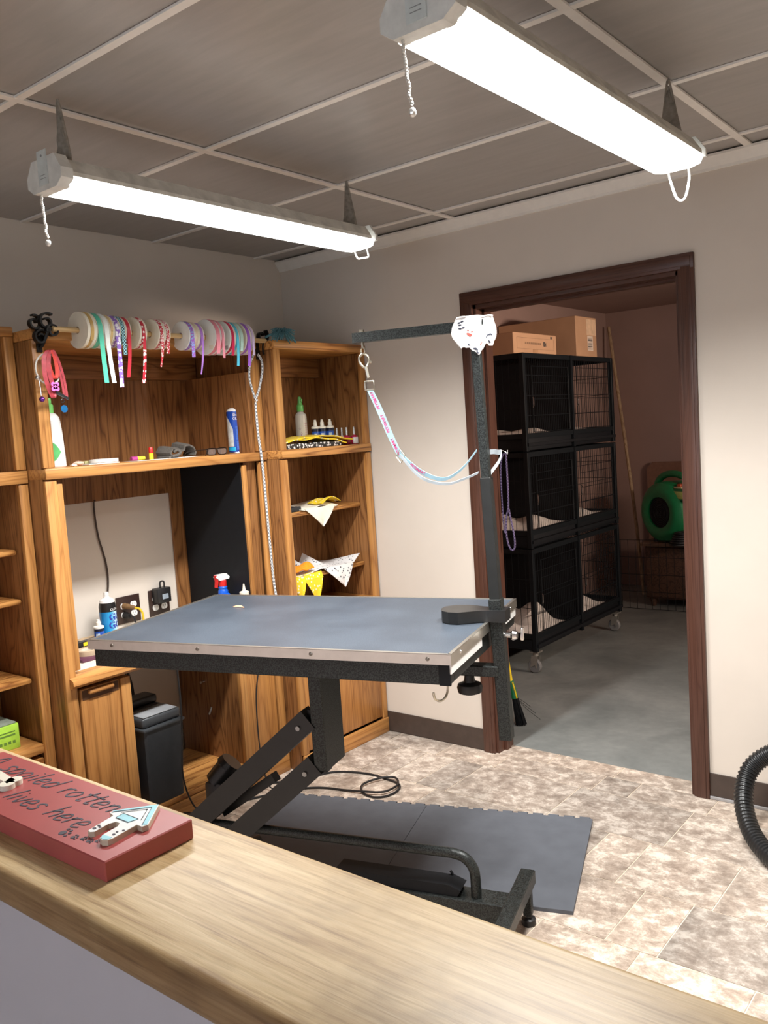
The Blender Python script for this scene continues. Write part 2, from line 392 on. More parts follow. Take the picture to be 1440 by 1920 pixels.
# walls
g = G(); g.box(-0.12, 0, -5.2, 0.06, 0, H+0.1); struct('wall_left', g, WALL)
DX0, DX1, DZ = 1.145, 2.045, 2.005
g = G(); g.box(-0.12, DX0, 0, 0.06, 0, H+0.1); g.box(DX1, 4.6, 0, 0.06, 0, H+0.1); g.box(DX0, DX1, 0, 0.06, DZ, H+0.1); struct('wall_back', g, WALL)
g = G(); g.box(-0.12, DX0, 0.06, 0.12, 0, H+0.1); g.box(DX1, 4.6, 0.06, 0.12, 0, H+0.1); g.box(DX0, DX1, 0.06, 0.12, DZ, H+0.1); struct('wall_kennel_front', g, KWALL)
g = G(); g.box(4.6, 4.7, -5.2, 4.05, 0, H+0.1); struct('wall_right', g, WALL)
# wall behind the viewer, with an assumed, unseen window that lets the daylight in
g = G(); g.box(-0.12, 2.0, -5.3, -5.2, 0, H+0.1); g.box(3.6, 4.7, -5.3, -5.2, 0, H+0.1); g.box(2.0, 3.6, -5.3, -5.2, 0, 0.9); g.box(2.0, 3.6, -5.3, -5.2, 2.05, H+0.1); struct('wall_front', g, WALL)
g = G()
for a in ((2.0, 2.05, 0.9, 2.05), (3.55, 3.6, 0.9, 2.05), (2.0, 3.6, 0.9, 0.95), (2.0, 3.6, 2.0, 2.05), (2.78, 2.82, 0.9, 2.05)): g.box(a[0], a[1], -5.27, -5.22, a[2], a[3])
win = struct('assumed_window_1', g, WHITEP)
m, nt, b = newmat('assumed_window_glass'); tr = N(nt, 'ShaderNodeBsdfTransparent'); mx = N(nt, 'ShaderNodeMixShader'); mx.inputs[0].default_value = 0.06
nt.links.new(tr.outputs[0], mx.inputs[1]); b.inputs['Roughness'].default_value = 0.05; nt.links.new(b.outputs[0], mx.inputs[2]); nt.links.new(mx.outputs[0], nt.nodes['Material Output'].inputs[0])
for a in ((2.05, 2.78), (2.82, 3.55)):
    g = G(); g.box(a[0], a[1], -5.247, -5.243, 0.95, 2.0); part('pane', g, m, win)
# kennel room shell
g = G(); g.box(-0.12, 0, 0.12, 4.05, 0, H+0.1); struct('wall_kennel_left', g, KWALL)
g = G(); g.box(-0.12, 4.7, 3.95, 4.05, 0, H+0.1); struct('wall_kennel_back', g, KWALL)
g = G(); g.box(-0.12, 4.7, 0.12, 4.05, H, H+0.1); struct('ceiling', g, KWALL)
# suspended ceiling with luan panels
g = G(); g.box(-0.12, 4.7, -5.3, 0.06, H+0.05, H+0.1); ceil = struct('ceiling', g, BLACKP)
AY = [0.0]+[-0.169-0.61*i for i in range(9)]; BX = [0.0, 1.0855, 2.3055, 3.5255, 4.6]
AY = [y for y in AY if y > -5.2]+[-5.2]
pc = {}
for i in range(len(BX)-1):
    for j in range(len(AY)-1):
        key = (round(BX[i+1]-BX[i], 3), round(AY[j]-AY[j+1], 3))
        if key not in pc:
            gg = G(); gg.box(0.004, key[0]-0.004, 0.004, key[1]-0.004, 0.006, 0.014); pc[key] = finish(gg, 'ceiling_panel', CEILM, False)
        o = bpy.data.objects.new('ceiling_panel', pc[key]); COL.objects.link(o); o.location = (BX[i], AY[j+1], H); o.parent = ceil
for y in AY[1:-1]:
    g = G(); g.box(0.0, 4.6, y-0.011, y+0.011, H-0.001, H+0.005); g.box(0, 4.6, y-0.0015, y+0.0015, H+0.005, H+0.035); part('grid_bar', g, GRIDW, ceil, smooth=False)
for x in BX[1:-1]:
    g = G(); g.box(x-0.0125, x+0.0125, -5.2, 0, H-0.002, H+0.004); g.box(x-0.0015, x+0.0015, -5.2, 0, H+0.004, H+0.035); part('grid_bar', g, GRIDW, ceil, smooth=False)
# crown strip
g = G(); g.prism([(0, 0), (-0.036, 0.0), (-0.036, -0.008), (-0.030, -0.014), (-0.010, -0.040), (-0.008, -0.049), (0, -0.049)], 0.0, 4.6, M=Matrix(((0, 0, 1, 0.0), (1, 0, 0, 0.0), (0, 1, 0, H), (0, 0, 0, 1)))); struct('trim_1', g, WHITEP)
# baseboards
g = G(); g.box(0, 1.088, -0.007, -0.0005, 0.002, 0.102, 0.002); struct('baseboard_back_left', g, VBASE)
g = G(); g.box(2.101, 4.6, -0.007, -0.0005, 0.012, 0.102, 0.002); struct('baseboard_back_right', g, VBASE)
g = G(); g.box(2.101, 4.6, -0.012, -0.0005, 0.0, 0.012, 0.002); struct('trim_2', g, plain('grey_sealant', (0.35, 0.34, 0.34), 0.5))
# door 1: frame
door = root('door_1', None, None, (1.595, 0, 0), kind='structure')
def casing(x0, x1):
    g = G(); g.box(x0, x1, -0.016, 0.0, 0, 2.003, 0.003); g.box(x0+0.012 if x0 > 1.5 else x0+0.012, x1-0.012, -0.019, -0.015, 0, 2.01, 0.002); return g
part('casing', casing(1.088, 1.148), CASE, door, True); part('casing', casing(2.042, 2.102), CASE, door, True)
g = G(); g.box(1.088, 2.102, -0.016, 0.0, 2.001, 2.058, 0.003); g.box(1.10, 2.09, -0.019, -0.015, 2.012, 2.046, 0.002); part('head_casing', g, CASEX, door, True)
g = G(); g.box(1.14, 1.160, 0, 0.125, 0, 2.0); g.box(1.160, 1.172, 0.05, 0.085, 0, 2.0); part('jamb', g, CASE, door, True)
g = G(); g.box(2.030, 2.05, 0, 0.125, 0, 2.0); g.box(2.018, 2.030, 0.05, 0.085, 0, 2.0); part('jamb', g, CASE, door, True)
g = G(); g.box(1.14, 2.05, 0, 0.125, 1.985, 2.01); g.box(1.16, 2.03, 0.05, 0.085, 1.973, 1.985); part('head_jamb', g, CASEX, door, True)
# near half wall that carries the counter
g = G(); g.box(-0.0, 4.2, -2.815, -2.675, 0, 1.034); struct('wall_near', g, NEARW)

# ================================================================== COUNTER + SIGN
g = G(); g.box(0.0, 4.2, -2.841, -2.648, 1.0342, 1.070, 0.010, 4); single('counter_top', g, COUNT, 'long worn pale pine counter top with rounded edges on the near half wall', 'counter', (2.1, -2.745, 1.0342))
sign = root('wall_plaque', 'red wooden plaque with a raised doghouse lying on the pine counter', 'sign', (2.463, -2.794, 1.0702)); sign.scale = (1.054, 1.054, 1.0)
SW, SH, ST = 0.372, 0.1005, 0.021
REDT = plain('brick_red_paint', (0.40, 0.078, 0.072), 0.36, var=0.08, vs=12)
g = G(); g.box(-SW, 0, 0, SH, 0, ST, 0.0012, 1); part('board', g, REDT, sign)
INK = plain('faded_navy_ink', (0.055, 0.045, 0.06), 0.6)
# hand lettering, strokes on a unit em (x right, y up), slanted on the board
GL = {
 'A': (0.8, [[(0, 0), (0.38, 1), (0.72, 0)], [(0.12, 0.38), (0.62, 0.38)]]),
 's': (0.5, [[(0.42, 0.52), (0.25, 0.6), (0.08, 0.5), (0.16, 0.34), (0.34, 0.22), (0.3, 0.04), (0.1, 0.0), (0, 0.08)]]),
 'p': (0.55, [[(0.05, 0.58), (0.02, -0.4)], [(0.05, 0.42), (0.2, 0.6), (0.42, 0.5), (0.42, 0.15), (0.22, 0.0), (0.05, 0.12)]]),
 'o': (0.55, [[(0.25, 0.6), (0.05, 0.42), (0.04, 0.15), (0.22, 0.0), (0.42, 0.16), (0.42, 0.45), (0.25, 0.6)]]),
 'i': (0.25, [[(0.08, 0.58), (0.08, 0.0)], [(0.1, 0.82), (0.1, 0.86)]]),
 'l': (0.25, [[(0.08, 1.05), (0.08, 0.0)]]),
 'e': (0.52, [[(0.04, 0.3), (0.38, 0.34), (0.36, 0.55), (0.2, 0.62), (0.05, 0.42), (0.05, 0.15), (0.2, 0.0), (0.44, 0.1)]]),
 'd': (0.58, [[(0.42, 0.5), (0.22, 0.6), (0.05, 0.42), (0.04, 0.15), (0.2, 0.0), (0.42, 0.15)], [(0.44, 1.05), (0.43, 0.0)]]),
 'r': (0.42, [[(0.06, 0.6), (0.06, 0.0)], [(0.06, 0.38), (0.2, 0.58), (0.38, 0.56)]]),
 't': (0.42, [[(0.2, 0.95), (0.18, 0.1), (0.3, 0.0), (0.38, 0.06)], [(0.0, 0.64), (0.42, 0.66)]]),
 'n': (0.56, [[(0.06, 0.6), (0.06, 0.0)], [(0.06, 0.38), (0.24, 0.6), (0.42, 0.5), (0.44, 0.0)]]),
 'v': (0.5, [[(0.02, 0.6), (0.2, 0.0), (0.44, 0.62)]]),
 'h': (0.56, [[(0.06, 1.05), (0.04, 0.0)], [(0.05, 0.36), (0.24, 0.58), (0.42, 0.48), (0.44, 0.0)]]),
 ' ': (0.42, []),
}
def handwrite(txt, x0, y0, x1, y1, size, slant=0.35):
    tot = sum(GL[c][0]+0.06 for c in txt); k = (x1-x0)/tot; g = G(); x = 0
    for c in txt:
        w, st = GL[c]
        for s in st:
            pts = [Vector((x0+(x+px)*k+slant*py*size, y0+(y1-y0)*(x+px)/tot+py*size, ST+0.0003)) for px, py in s]
            if len(pts) > 2: pts = catmull(pts, 5)
            wv = []
            for i in range(len(pts)):
                d = pts[min(i+1, len(pts)-1)]-pts[max(i-1, 0)]; n = Vector((-d.y, d.x, 0)); wv.append(n.normalized()*0.0023 if n.length > 1e-9 else Vector((0.0023, 0, 0)))
            g.strip(pts, wv, 0.0003)
        x += w+0.06
    return g
part('lettering', handwrite('A spoiled rotten', -0.358, 0.066, -0.088, 0.0635, 0.0260), INK, sign, smooth=False)
part('lettering', handwrite('lives here', -0.232, 0.025, -0.083, 0.025, 0.0260), INK, sign, smooth=False)
g = G()
for i, (px, py, s) in enumerate(((-0.089, 0.0125, 1.0), (-0.071, 0.0125, 0.6), (-0.060, 0.0155, 0.5), (-0.050, 0.016, 0.55), (-0.043, 0.020, 0.4))):
    def dot(x, y, r): g.prism([(x+r*cos(t*pi/5), y+r*sin(t*pi/5)) for t in range(10)], ST+0.0001, ST+0.0005)
    dot(px, py, 0.0042*s)
    for a in (20, 60, 100, 140): dot(px+0.0078*s*cos(radians(a-35)), py+0.0078*s*sin(radians(a-35)), 0.0019*s)
part('paw_print_trail', g, INK, sign, smooth=False)
# doghouse with an open arched door, cut from thick card
dg = [(-0.0615, 0.026), (-0.0605, 0.0225), (-0.056, 0.0215), (-0.0525, 0.0245), (-0.0555, 0.042), (-0.053, 0.049), (-0.047, 0.049), (-0.0425, 0.044), (-0.0395, 0.026), (-0.036, 0.0195), (-0.030, 0.018), (-0.025, 0.021), (-0.024, 0.026), (-0.0285, 0.056), (-0.020, 0.056), (-0.0185, 0.062), (-0.0485, 0.0975), (-0.0785, 0.063), (-0.0775, 0.058), (-0.0680, 0.056)]
EDGEW = plain('tan_card_edge', (0.60, 0.50, 0.36), 0.6)
g = G(); g.prism(dg, ST, ST+0.0055); dh = part('doghouse_cutout', g, EDGEW, sign, smooth=False)
g = G(); g.prism([(x*0.985-0.0007, y*0.985+0.0008) for x, y in dg], ST+0.0055, ST+0.0058); part('painted_face', g, plain('white_paint_face', (0.85, 0.85, 0.82), 0.5), dh, smooth=False)
SKYB = plain('sky_blue_paint', (0.36, 0.72, 0.80), 0.5)
g = G(); z0, z1 = ST+0.0058, ST+0.0062
g.prism([(-0.0770, 0.0630), (-0.0755, 0.0595), (-0.0485, 0.0880), (-0.0485, 0.0962)], z0, z1); g.prism([(-0.0485, 0.0962), (-0.0485, 0.0880), (-0.0225, 0.0575), (-0.0200, 0.0615)], z0, z1); part('roof_paint', g, SKYB, dh, smooth=False); g = G()
g.prism([(-0.0620, 0.0640), (-0.0605, 0.0540), (-0.0400, 0.0540), (-0.0375, 0.0640)], z0, z1); part('sign_board_paint', g, SKYB, dh, smooth=False); g = G(); g.prism([(-0.0390, 0.0250), (-0.0355, 0.0205), (-0.0300, 0.0192), (-0.0262, 0.0215), (-0.0262, 0.0265)], z0, z1)
part('foot_paint', g, SKYB, dh, smooth=False)
g = G()
for x, y, r in ((-0.0585, 0.0285, 0.0022), (-0.0560, 0.0330, 0.0016), (-0.0600, 0.0345, 0.0018), (-0.0300, 0.0310, 0.0018), (-0.0320, 0.0360, 0.0014), (-0.0290, 0.0410, 0.0016), (-0.0485, 0.0820, 0.0012)):
    g.prism([(x+r*cos(t*pi/5), y+r*0.8*sin(t*pi/5)) for t in range(10)], ST+0.0058, ST+0.0063)
def inkline(pts, w=0.0007):
    P = [Vector((x, y, ST+0.0063)) for x, y in pts]; wv = []
    for i in range(len(P)):
        d = P[min(i+1, len(P)-1)]-P[max(i-1, 0)]; wv.append(Vector((-d.y, d.x, 0)).normalized()*w)
    g.strip(P, wv, 0.0003)
inkline([(-0.0755, 0.0595), (-0.0485, 0.0885), (-0.0225, 0.0575)]); inkline([(-0.0620, 0.0640), (-0.0605, 0.0540), (-0.0400, 0.0540), (-0.0375, 0.0640), (-0.0620, 0.0640)]); inkline([(-0.0660, 0.0640), (-0.0485, 0.0830), (-0.0330, 0.0640)])
part('ink_marks', g, INK, dh, smooth=False)
g = G()
for bx, by, r in ((-0.254, 0.052, 0.0085), (-0.250, 0.041, 0.0085), (-0.338, 0.062, 0.0085), (-0.334, 0.051, 0.0085)): g.cyl((bx, by, ST), (bx, by, ST+0.006), r, n=18)
g.prism([(-0.336, 0.050), (-0.250, 0.041), (-0.252, 0.052), (-0.338, 0.062)], ST, ST+0.006); part('bone_cutout', g, CREAM, sign, ang=25)

# ================================================================== WALL UNITS
def obox(name, parent, mat, x0, x1, y0, y1, z0, z1, bev=0.004, **k):
    g = G(); g.box(x0, x1, y0, y1, z0, z1, bev); return part(name, g, mat, parent, True, **k)
def scoop_handle(parent, y0, y1, z, x):    # raised finger rail; the recess below is a flat strip coloured as shade
    ym = (y0+y1)/2; L = (y1-y0)*0.62
    g = G(); g.box(x-0.004, x+0.014, ym-L/2, ym+L/2, z-0.017, z, 0.006, 3)
    o = part('handle', g, OEDY, parent, True, label='rounded wooden finger rail')
    g = G(); g.box(x-0.001, x+0.0012, ym-L/2-0.022, ym+L/2+0.022, z-0.034, z+0.001, 0.0005, 1); part('recess_shade', g, plain('dark_wood_shadow', (0.10, 0.042, 0.015), 0.7), parent, True)
# --- left bookcase
LB = root('bookcase', 'oak bookcase at the left edge of the photo with open shelves and bottom drawer', 'bookcase', (0.175, -2.04, 0))
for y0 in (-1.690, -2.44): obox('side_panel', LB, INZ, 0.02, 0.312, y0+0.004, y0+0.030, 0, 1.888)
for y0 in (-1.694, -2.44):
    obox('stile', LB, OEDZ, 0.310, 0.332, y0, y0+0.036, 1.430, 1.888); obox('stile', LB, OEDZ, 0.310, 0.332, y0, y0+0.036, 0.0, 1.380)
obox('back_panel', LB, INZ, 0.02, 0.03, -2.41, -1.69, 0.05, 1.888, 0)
obox('top_board', LB, OEDY, 0.015, 0.338, -2.45, -1.6585, 1.888, 1.922, 0.006)
obox('shelf', LB, OEDY, 0.03, 0.338, -2.44, -1.6585, 1.383, 1.428, 0.004)
for z, xf in ((1.152, 0.27), (0.975, 0.27), (0.690, 0.285)): obox('shelf', LB, OAKY, 0.03, xf, -2.408, -1.692, z-0.02, z, 0.008)
obox('shelf', LB, OEDY, 0.03, 0.322, -2.408, -1.690, 0.420, 0.455, 0.008)
d = obox('drawer', LB, OAKY, 0.05, 0.318, -2.405, -1.697, 0.20, 0.405, 0.004); scoop_handle(d, -2.30, -1.72, 0.40, 0.318)
obox('plinth', LB, OAKY, 0.03, 0.322, -2.408, -1.690, 0.0, 0.19, 0.003)
# --- centre hutch desk
HB = root('desk_hutch', 'oak computer desk with tall hutch below the ribbon rod between the two bookcases', 'desk', (0.22, -1.135, 0))
HL, HR, HF = -1.656, -0.616, 0.44
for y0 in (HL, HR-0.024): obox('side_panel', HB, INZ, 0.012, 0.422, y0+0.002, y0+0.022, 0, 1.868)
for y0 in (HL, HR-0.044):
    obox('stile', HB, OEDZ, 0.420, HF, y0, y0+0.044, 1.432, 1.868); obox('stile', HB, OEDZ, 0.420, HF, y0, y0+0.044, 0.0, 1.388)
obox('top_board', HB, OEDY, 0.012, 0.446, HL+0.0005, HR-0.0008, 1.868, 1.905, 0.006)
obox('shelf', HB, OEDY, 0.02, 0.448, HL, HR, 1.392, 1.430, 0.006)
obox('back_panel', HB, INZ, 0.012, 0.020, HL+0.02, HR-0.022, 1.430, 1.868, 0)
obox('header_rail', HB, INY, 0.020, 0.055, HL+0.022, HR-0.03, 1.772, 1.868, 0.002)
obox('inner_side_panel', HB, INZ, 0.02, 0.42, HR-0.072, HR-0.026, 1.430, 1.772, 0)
# back panel below the shelf with its large cut-out onto the wall
g = G(); g.box(0.006, 0.018, HL+0.02, HR-0.02, 1.272, 1.392); g.box(0.006, 0.018, -0.820, HR-0.02, 0.70, 1.272); g.box(0.006, 0.018, HL+0.02, -1.40, 0.70, 1.272); part('cutout_back', g, INZ, HB, True)
dr = obox('pocket_door', HB, OEDZ, 0.06, 0.432, -0.752, -0.728, 0.71, 1.380, 0.003); obox('black_panel', dr, BLACKM, 0.022, 0.422, -0.758, -0.7525, 0.705, 1.388, 0)
obox('inner_side_panel', HB, INZ, 0.02, 0.41, -0.726, -0.66, 0.71, 1.39, 0)
obox('pocket_door', HB, OEDZ, 0.06, 0.430, -1.608, -1.586, 0.71, 1.375, 0.003)
obox('desk_top', HB, plain('cream_laminate', (0.70, 0.62, 0.50), 0.4, var=0.04), 0.02, 0.395, -1.632, -0.64, 0.672, 0.698, 0.002)
g = G(); g.prism([(0.393, 0.655), (0.452, 0.655), (0.466, 0.667), (0.462, 0.684), (0.440, 0.692), (0.432, 0.699), (0.393, 0.6985)], -1.640, -0.63, M=Matrix(((1, 0, 0, 0), (0, 0, 1, 0), (0, 1, 0, 0), (0, 0, 0, 1)))); part('desk_nosing', g, OEDY, HB, True)
d = obox('door', HB, DOORW, 0.408, 0.436, -1.602, -1.440, 0.11, 0.640, 0.005); scoop_handle(d, -1.605, -1.437, 0.634, 0.436)
obox('divider', HB, OEDZ, 0.03, 0.44, -1.438, -1.396, 0.0, 0.640, 0.003)
obox('pedestal_side', HB, INZ, 0.02, 0.425, -0.862, -0.846, 0.0, 0.66, 0)
obox('stile', HB, OEDZ, 0.418, 0.440, -0.866, -0.830, 0.10, 0.655, 0.003)
obox('door', HB, DOORW, 0.412, 0.436, -0.828, -0.664, 0.11, 0.650, 0.005)
g = G(); g.box(0.03, 0.44, -1.396, -0.66, 0.086, 0.106, 0.003); part('floor_shelf', g, OAKY, HB, True)
g = G(); g.box(0.432, 0.447, -1.60, -0.62, 0.0, 0.084, 0.003); part('plinth', g, OEDY, HB, True)
g = G(); g.cyl((0.20, -0.863, 0.44), (0.20, -0.885, 0.44), 0.006, n=10); part('shelf_peg', g, CHROME, HB, True); g = G(); g.cyl((0.235, -0.863, 0.33), (0.235, -0.88, 0.30), 0.006, n=10); part('shelf_peg', g, CHROME, HB, True)
# --- right bookcase
RB = root('bookcase', 'tall oak bookcase in the corner right of the desk with bandanas on shelves', 'bookcase', (0.37, -0.31, 0))
RL, RR, RF = -0.612, -0.010, 0.53
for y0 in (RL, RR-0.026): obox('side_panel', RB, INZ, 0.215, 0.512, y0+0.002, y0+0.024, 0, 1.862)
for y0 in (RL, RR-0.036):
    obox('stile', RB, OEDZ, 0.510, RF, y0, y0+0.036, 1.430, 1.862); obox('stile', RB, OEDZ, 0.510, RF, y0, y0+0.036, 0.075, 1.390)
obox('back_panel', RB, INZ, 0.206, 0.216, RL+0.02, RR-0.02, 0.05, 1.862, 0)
obox('top_board', RB, OAKY, 0.206, 0.536, RL-0.004, RR+0.004, 1.862, 1.900, 0.006)
obox('header_rail', RB, INY, 0.216, 0.250, RL+0.024, RR-0.026, 1.770, 1.862, 0.002)
obox('shelf', RB, OAKY, 0.216, 0.536, RL, RR, 1.394, 1.432, 0.004)
for z in (1.150, 0.860): obox('shelf', RB, OAKY, 0.216, 0.468, RL+0.025, RR-0.027, z-0.022, z, 0.008)
obox('shelf', RB, OAKY, 0.216, 0.530, RL+0.025, RR-0.027, 0.66, 0.69, 0.004)
d = obox('door', RB, DOORW, 0.508, 0.528, RL+0.036, RR-0.036, 0.085, 0.655, 0.006); scoop_handle(d, RL+0.05, RR-0.05, 0.645, 0.528)
g = G(); g.box(0.52, 0.534, RL, RR, 0.0, 0.074, 0.004); part('plinth', g, OEDY, RB, True)

# ================================================================== RIBBON ROD
IRON = plain('black_wrought_iron', (0.012, 0.012, 0.012), 0.4, 0.4)
ROD = root('ribbon_rod', 'pale wooden dowel on curled iron brackets across the top of the desk hutch', 'rod', (0.48, -1.1, 1.86))
RX_, RZ_ = 0.485, 1.900
g = G(); g.cyl((RX_, -1.60, RZ_), (RX_, -0.612, RZ_), 0.0095, n=14); part('dowel', g, DOWEL, ROD, True)
def scroll(y, big):
    g = G(); s = 1.0 if big else 0.8
    def spiral(cy, cz, r, turns, x, sgn=1, a0=0):
        pts = [Vector((x+0.002*i/8, cy+sgn*r*(0.35+0.65*i/28)*cos(a0+turns*2*pi*i/28), cz+r*(0.35+0.65*i/28)*sin(a0+turns*2*pi*i/28))) for i in range(29)]
        wv = [Vector((0.020, 0, 0))]*29; g.strip(pts, wv, 0.006)
    if big:
        spiral(y-0.020, RZ_+0.020, 0.026, 1.3, 0.456); spiral(y+0.016, RZ_+0.024, 0.030, 1.2, 0.470, -1, 1.0); spiral(y+0.030, RZ_-0.008, 0.024, 1.2, 0.478, 1, 2.0); spiral(y-0.006, RZ_-0.028, 0.026, 1.3, 0.462, -1, 0.6)
        g.tube([(0.446, y, RZ_-0.065), (0.462, y+0.004, RZ_-0.05), (0.475, y+0.008, RZ_-0.03), (0.485, y+0.018, RZ_)], 0.0055, 8, smooth=4)
    else:
        spiral(y+0.004, RZ_+0.020, 0.032, 1.1, 0.468, 1, 0.3); g.tube([(0.485, y+0.0, RZ_), (0.48, y-0.004, RZ_-0.03), (0.47, y+0.01, RZ_-0.055), (0.464, y+0.03, RZ_-0.045)], 0.004, 8, smooth=4)
    g.box(0.4405, 0.448, y-0.010, y+0.010, RZ_-0.075, RZ_+0.004, 0.001); return g
part('bracket', scroll(-1.630, True), IRON, ROD, True); part('bracket', scroll(-0.622, False), IRON, ROD, True)

SAT = {}
def satin(name, col): return plain('ribbon_'+name, col, 0.32, var=0.1, vs=40)
def spool(y, w, R, mat, tail, label, tw=0.015, drift=0.0, fl=CREAM, twist=0.0, flen=None, front=0.975):
    # y = near (left) face of the spool
    rt = root('ribbon_spool', label, 'ribbon spool', (RX_, y+w/2, RZ_-R), group='ribbon spools on the dowel')
    zc = R
    ft = max(0.002, (w-tw)/2-0.0005)
    for yy in (-w/2, w/2-ft):
        g = G(); g.lathe([(0.012, yy), (R, yy), (R, yy+ft), (0.012, yy+ft), (0.012, yy)], (0, 0, 0), 32, 'y', M=Matrix.Translation((0, 0, zc))); part('flange', g, fl, rt, ang=30)
    rr_ = R*front
    g = G(); g.lathe([(0.012, -w/2+ft), (rr_, -w/2+ft), (rr_, w/2-ft), (0.012, w/2-ft)], (0, 0, 0), 28, 'y', M=Matrix.Translation((0, 0, zc))); part('ribbon_roll', g, mat, rt, ang=30)
    path = []; wid = []; rt_ = R*1.015
    for i in range(9):
        a = radians(100-100*i/8*0.98); path.append((rt_*cos(a), 0.0, zc+rt_*sin(a))); wid.append(Vector((0, min(tw, w-0.003), 0)))
    n = 8
    for i in range(1, n+1):
        t = i/n; path.append((rt_-0.010*t*t+twist*0.004*sin(3*t), drift*t*t, zc-(tail)*t)); th = twist*t
        wid.append(Vector((-sin(th)*tw, cos(th)*tw, 0)))
    g = G(); g.strip(path, wid, 0.0006); part('ribbon_tail', g, mat, rt)
    return rt
SPOOLS = [
 (-1.505, .036, .063, satin('gold', (0.55, 0.36, 0.12)), .040, 'cream ribbon spool with gold tail at the far left end of the dowel', .012, .0),
 (-1.466, .024, .061, satin('green', (0.10, 0.55, 0.38)), .185, 'ribbon spool with long mint green satin tail', .018, .012),
 (-1.440, .022, .060, satin('white', (0.80, 0.84, 0.80)), .185, 'ribbon spool with long white satin tail beside the mint green one', .017, .018),
 (-1.416, .020, .058, satin('amber', (0.70, 0.52, 0.25)), .010, 'cream ribbon spool with no hanging tail right of the white ribbon', .010, .0),
 (-1.394, .022, .057, checker('ribbon_purple_print', (0.26, 0.14, 0.52), (0.85, 0.82, 0.88), 75, 0.4, 'blob'), .200, 'ribbon spool with long purple tail printed with white shapes', .017, .004),
 (-1.370, .022, .056, checker('ribbon_teal_check', (0.02, 0.02, 0.03), (0.35, 0.72, 0.80), 190, 0.4), .085, 'ribbon spool with short teal and black checked tail', .015, .008),
 (-1.346, .022, .055, satin('crimson', (0.52, 0.03, 0.05)), .165, 'ribbon spool with plain crimson tail left of the first gap', .014, -.012),
 (-1.288, .030, .057, checker('ribbon_red_hearts', (0.50, 0.02, 0.04), (0.88, 0.82, 0.80), 85, 0.4, 'blob'), .185, 'single cream ribbon spool with red tail of white hearts', .013, -.012),
 (-1.205, .026, .056, checker('ribbon_red_script', (0.55, 0.03, 0.05), (0.85, 0.75, 0.72), 150, 0.4, 'blob'), .125, 'ribbon spool with longer red tail in white script', .014, -.010),
 (-1.177, .026, .055, checker('ribbon_red_script_b', (0.58, 0.03, 0.05), (0.85, 0.75, 0.72), 170, 0.4, 'blob'), .075, 'ribbon spool with shorter red tail in white script', .014, .0),
 (-1.062, .026, .055, checker('ribbon_holo', (0.42, 0.16, 0.62), (0.30, 0.50, 0.85), 140, 0.25, 'blob'), .085, 'white ribbon spool with glittering violet tail in the dowel middle', .016, .006),
 (-1.034, .020, .054, satin('peach', (0.72, 0.60, 0.45)), .010, 'cream ribbon spool with no tail between two violet ribbons', .010, .0),
 (-1.012, .024, .053, satin('violet', (0.45, 0.22, 0.68)), .150, 'cream ribbon spool with long thin curling violet tail', .012, -.012),
 (-0.945, .024, .070, satin('pink', (0.80, 0.28, 0.34)), .070, 'large white ribbon spool with broad pink tail and paper sticker', .018, .002),
 (-0.919, .022, .069, satin('rose', (0.78, 0.30, 0.36)), .085, 'large ribbon spool with narrower pink tail right of the stickered one', .012, .006),
 (-0.868, .026, .068, satin('scarlet', (0.62, 0.03, 0.09)), .075, 'large white ribbon spool with dark red tail and printed label', .014, .0),
 (-0.840, .022, .066, satin('cyan', (0.10, 0.55, 0.72)), .115, 'large ribbon spool with bright cyan tail', .013, .0),
 (-0.816, .020, .066, satin('mint', (0.50, 0.72, 0.64)), .055, 'large ribbon spool with short pale mint tail beside the cyan one', .015, .002),
 (-0.780, .024, .066, satin('purple', (0.36, 0.14, 0.62)), .115, 'large ribbon spool with deep purple tail near the right bracket', .015, .0),
 (-0.754, .022, .064, satin('lilac', (0.66, 0.55, 0.78)), .070, 'last ribbon spool on the right with pale lilac tail', .012, .008),
]
WDISC = plain('white_disc', (0.82, 0.82, 0.78), 0.45, var=0.03)
for i, (y, w, R, mt, tl, lb, tw, df) in enumerate(SPOOLS):
    s = spool(y, w, R, mt, tl, lb, tw, df, fl=WDISC if i in (10, 13, 14, 15) else CREAM, twist=0.5 if i in (8, 12) else 0.0)
    if i in (13, 15):
        g = G(); g.box(0.026, 0.050, -w/2-0.0006, -w/2-0.0001, R-0.05, R-0.034, 0, M=Matrix.Identity(4)); part('sticker', g, CREAM if i == 13 else plain('grey_label', (0.4, 0.36, 0.36), 0.6), s)
# teal yarn tuft
g = G(); random.seed(3)
for i in range(150):
    a = random.uniform(0, 2*pi); b_ = random.uniform(-0.7, 0.9); L = random.uniform(0.03, 0.062)
    c = Vector((0.552, -0.572, 1.925)); d = Vector((cos(a)*0.8, sin(a)*1.0, b_*0.7))
    g.tube([c, c+d*L*0.5+Vector((0, 0, 0.006)), c+d*L-Vector((0, 0, 0.012))], 0.0020, 4, smooth=2)
for i in range(8): g.tube([(0.49+random.uniform(-.004, .004), -0.615, 1.915+random.uniform(-.006, .006)), (0.52, -0.598, 1.925+random.uniform(-.006, .006)), (0.545, -0.575, 1.915)], 0.002, 5, smooth=3)
single('rope_tuft', g, plain('teal_yarn', (0.075, 0.19, 0.22), 0.95, var=0.3, vs=80), 'frayed teal rope end on top of the right bookcase corner', 'rope')
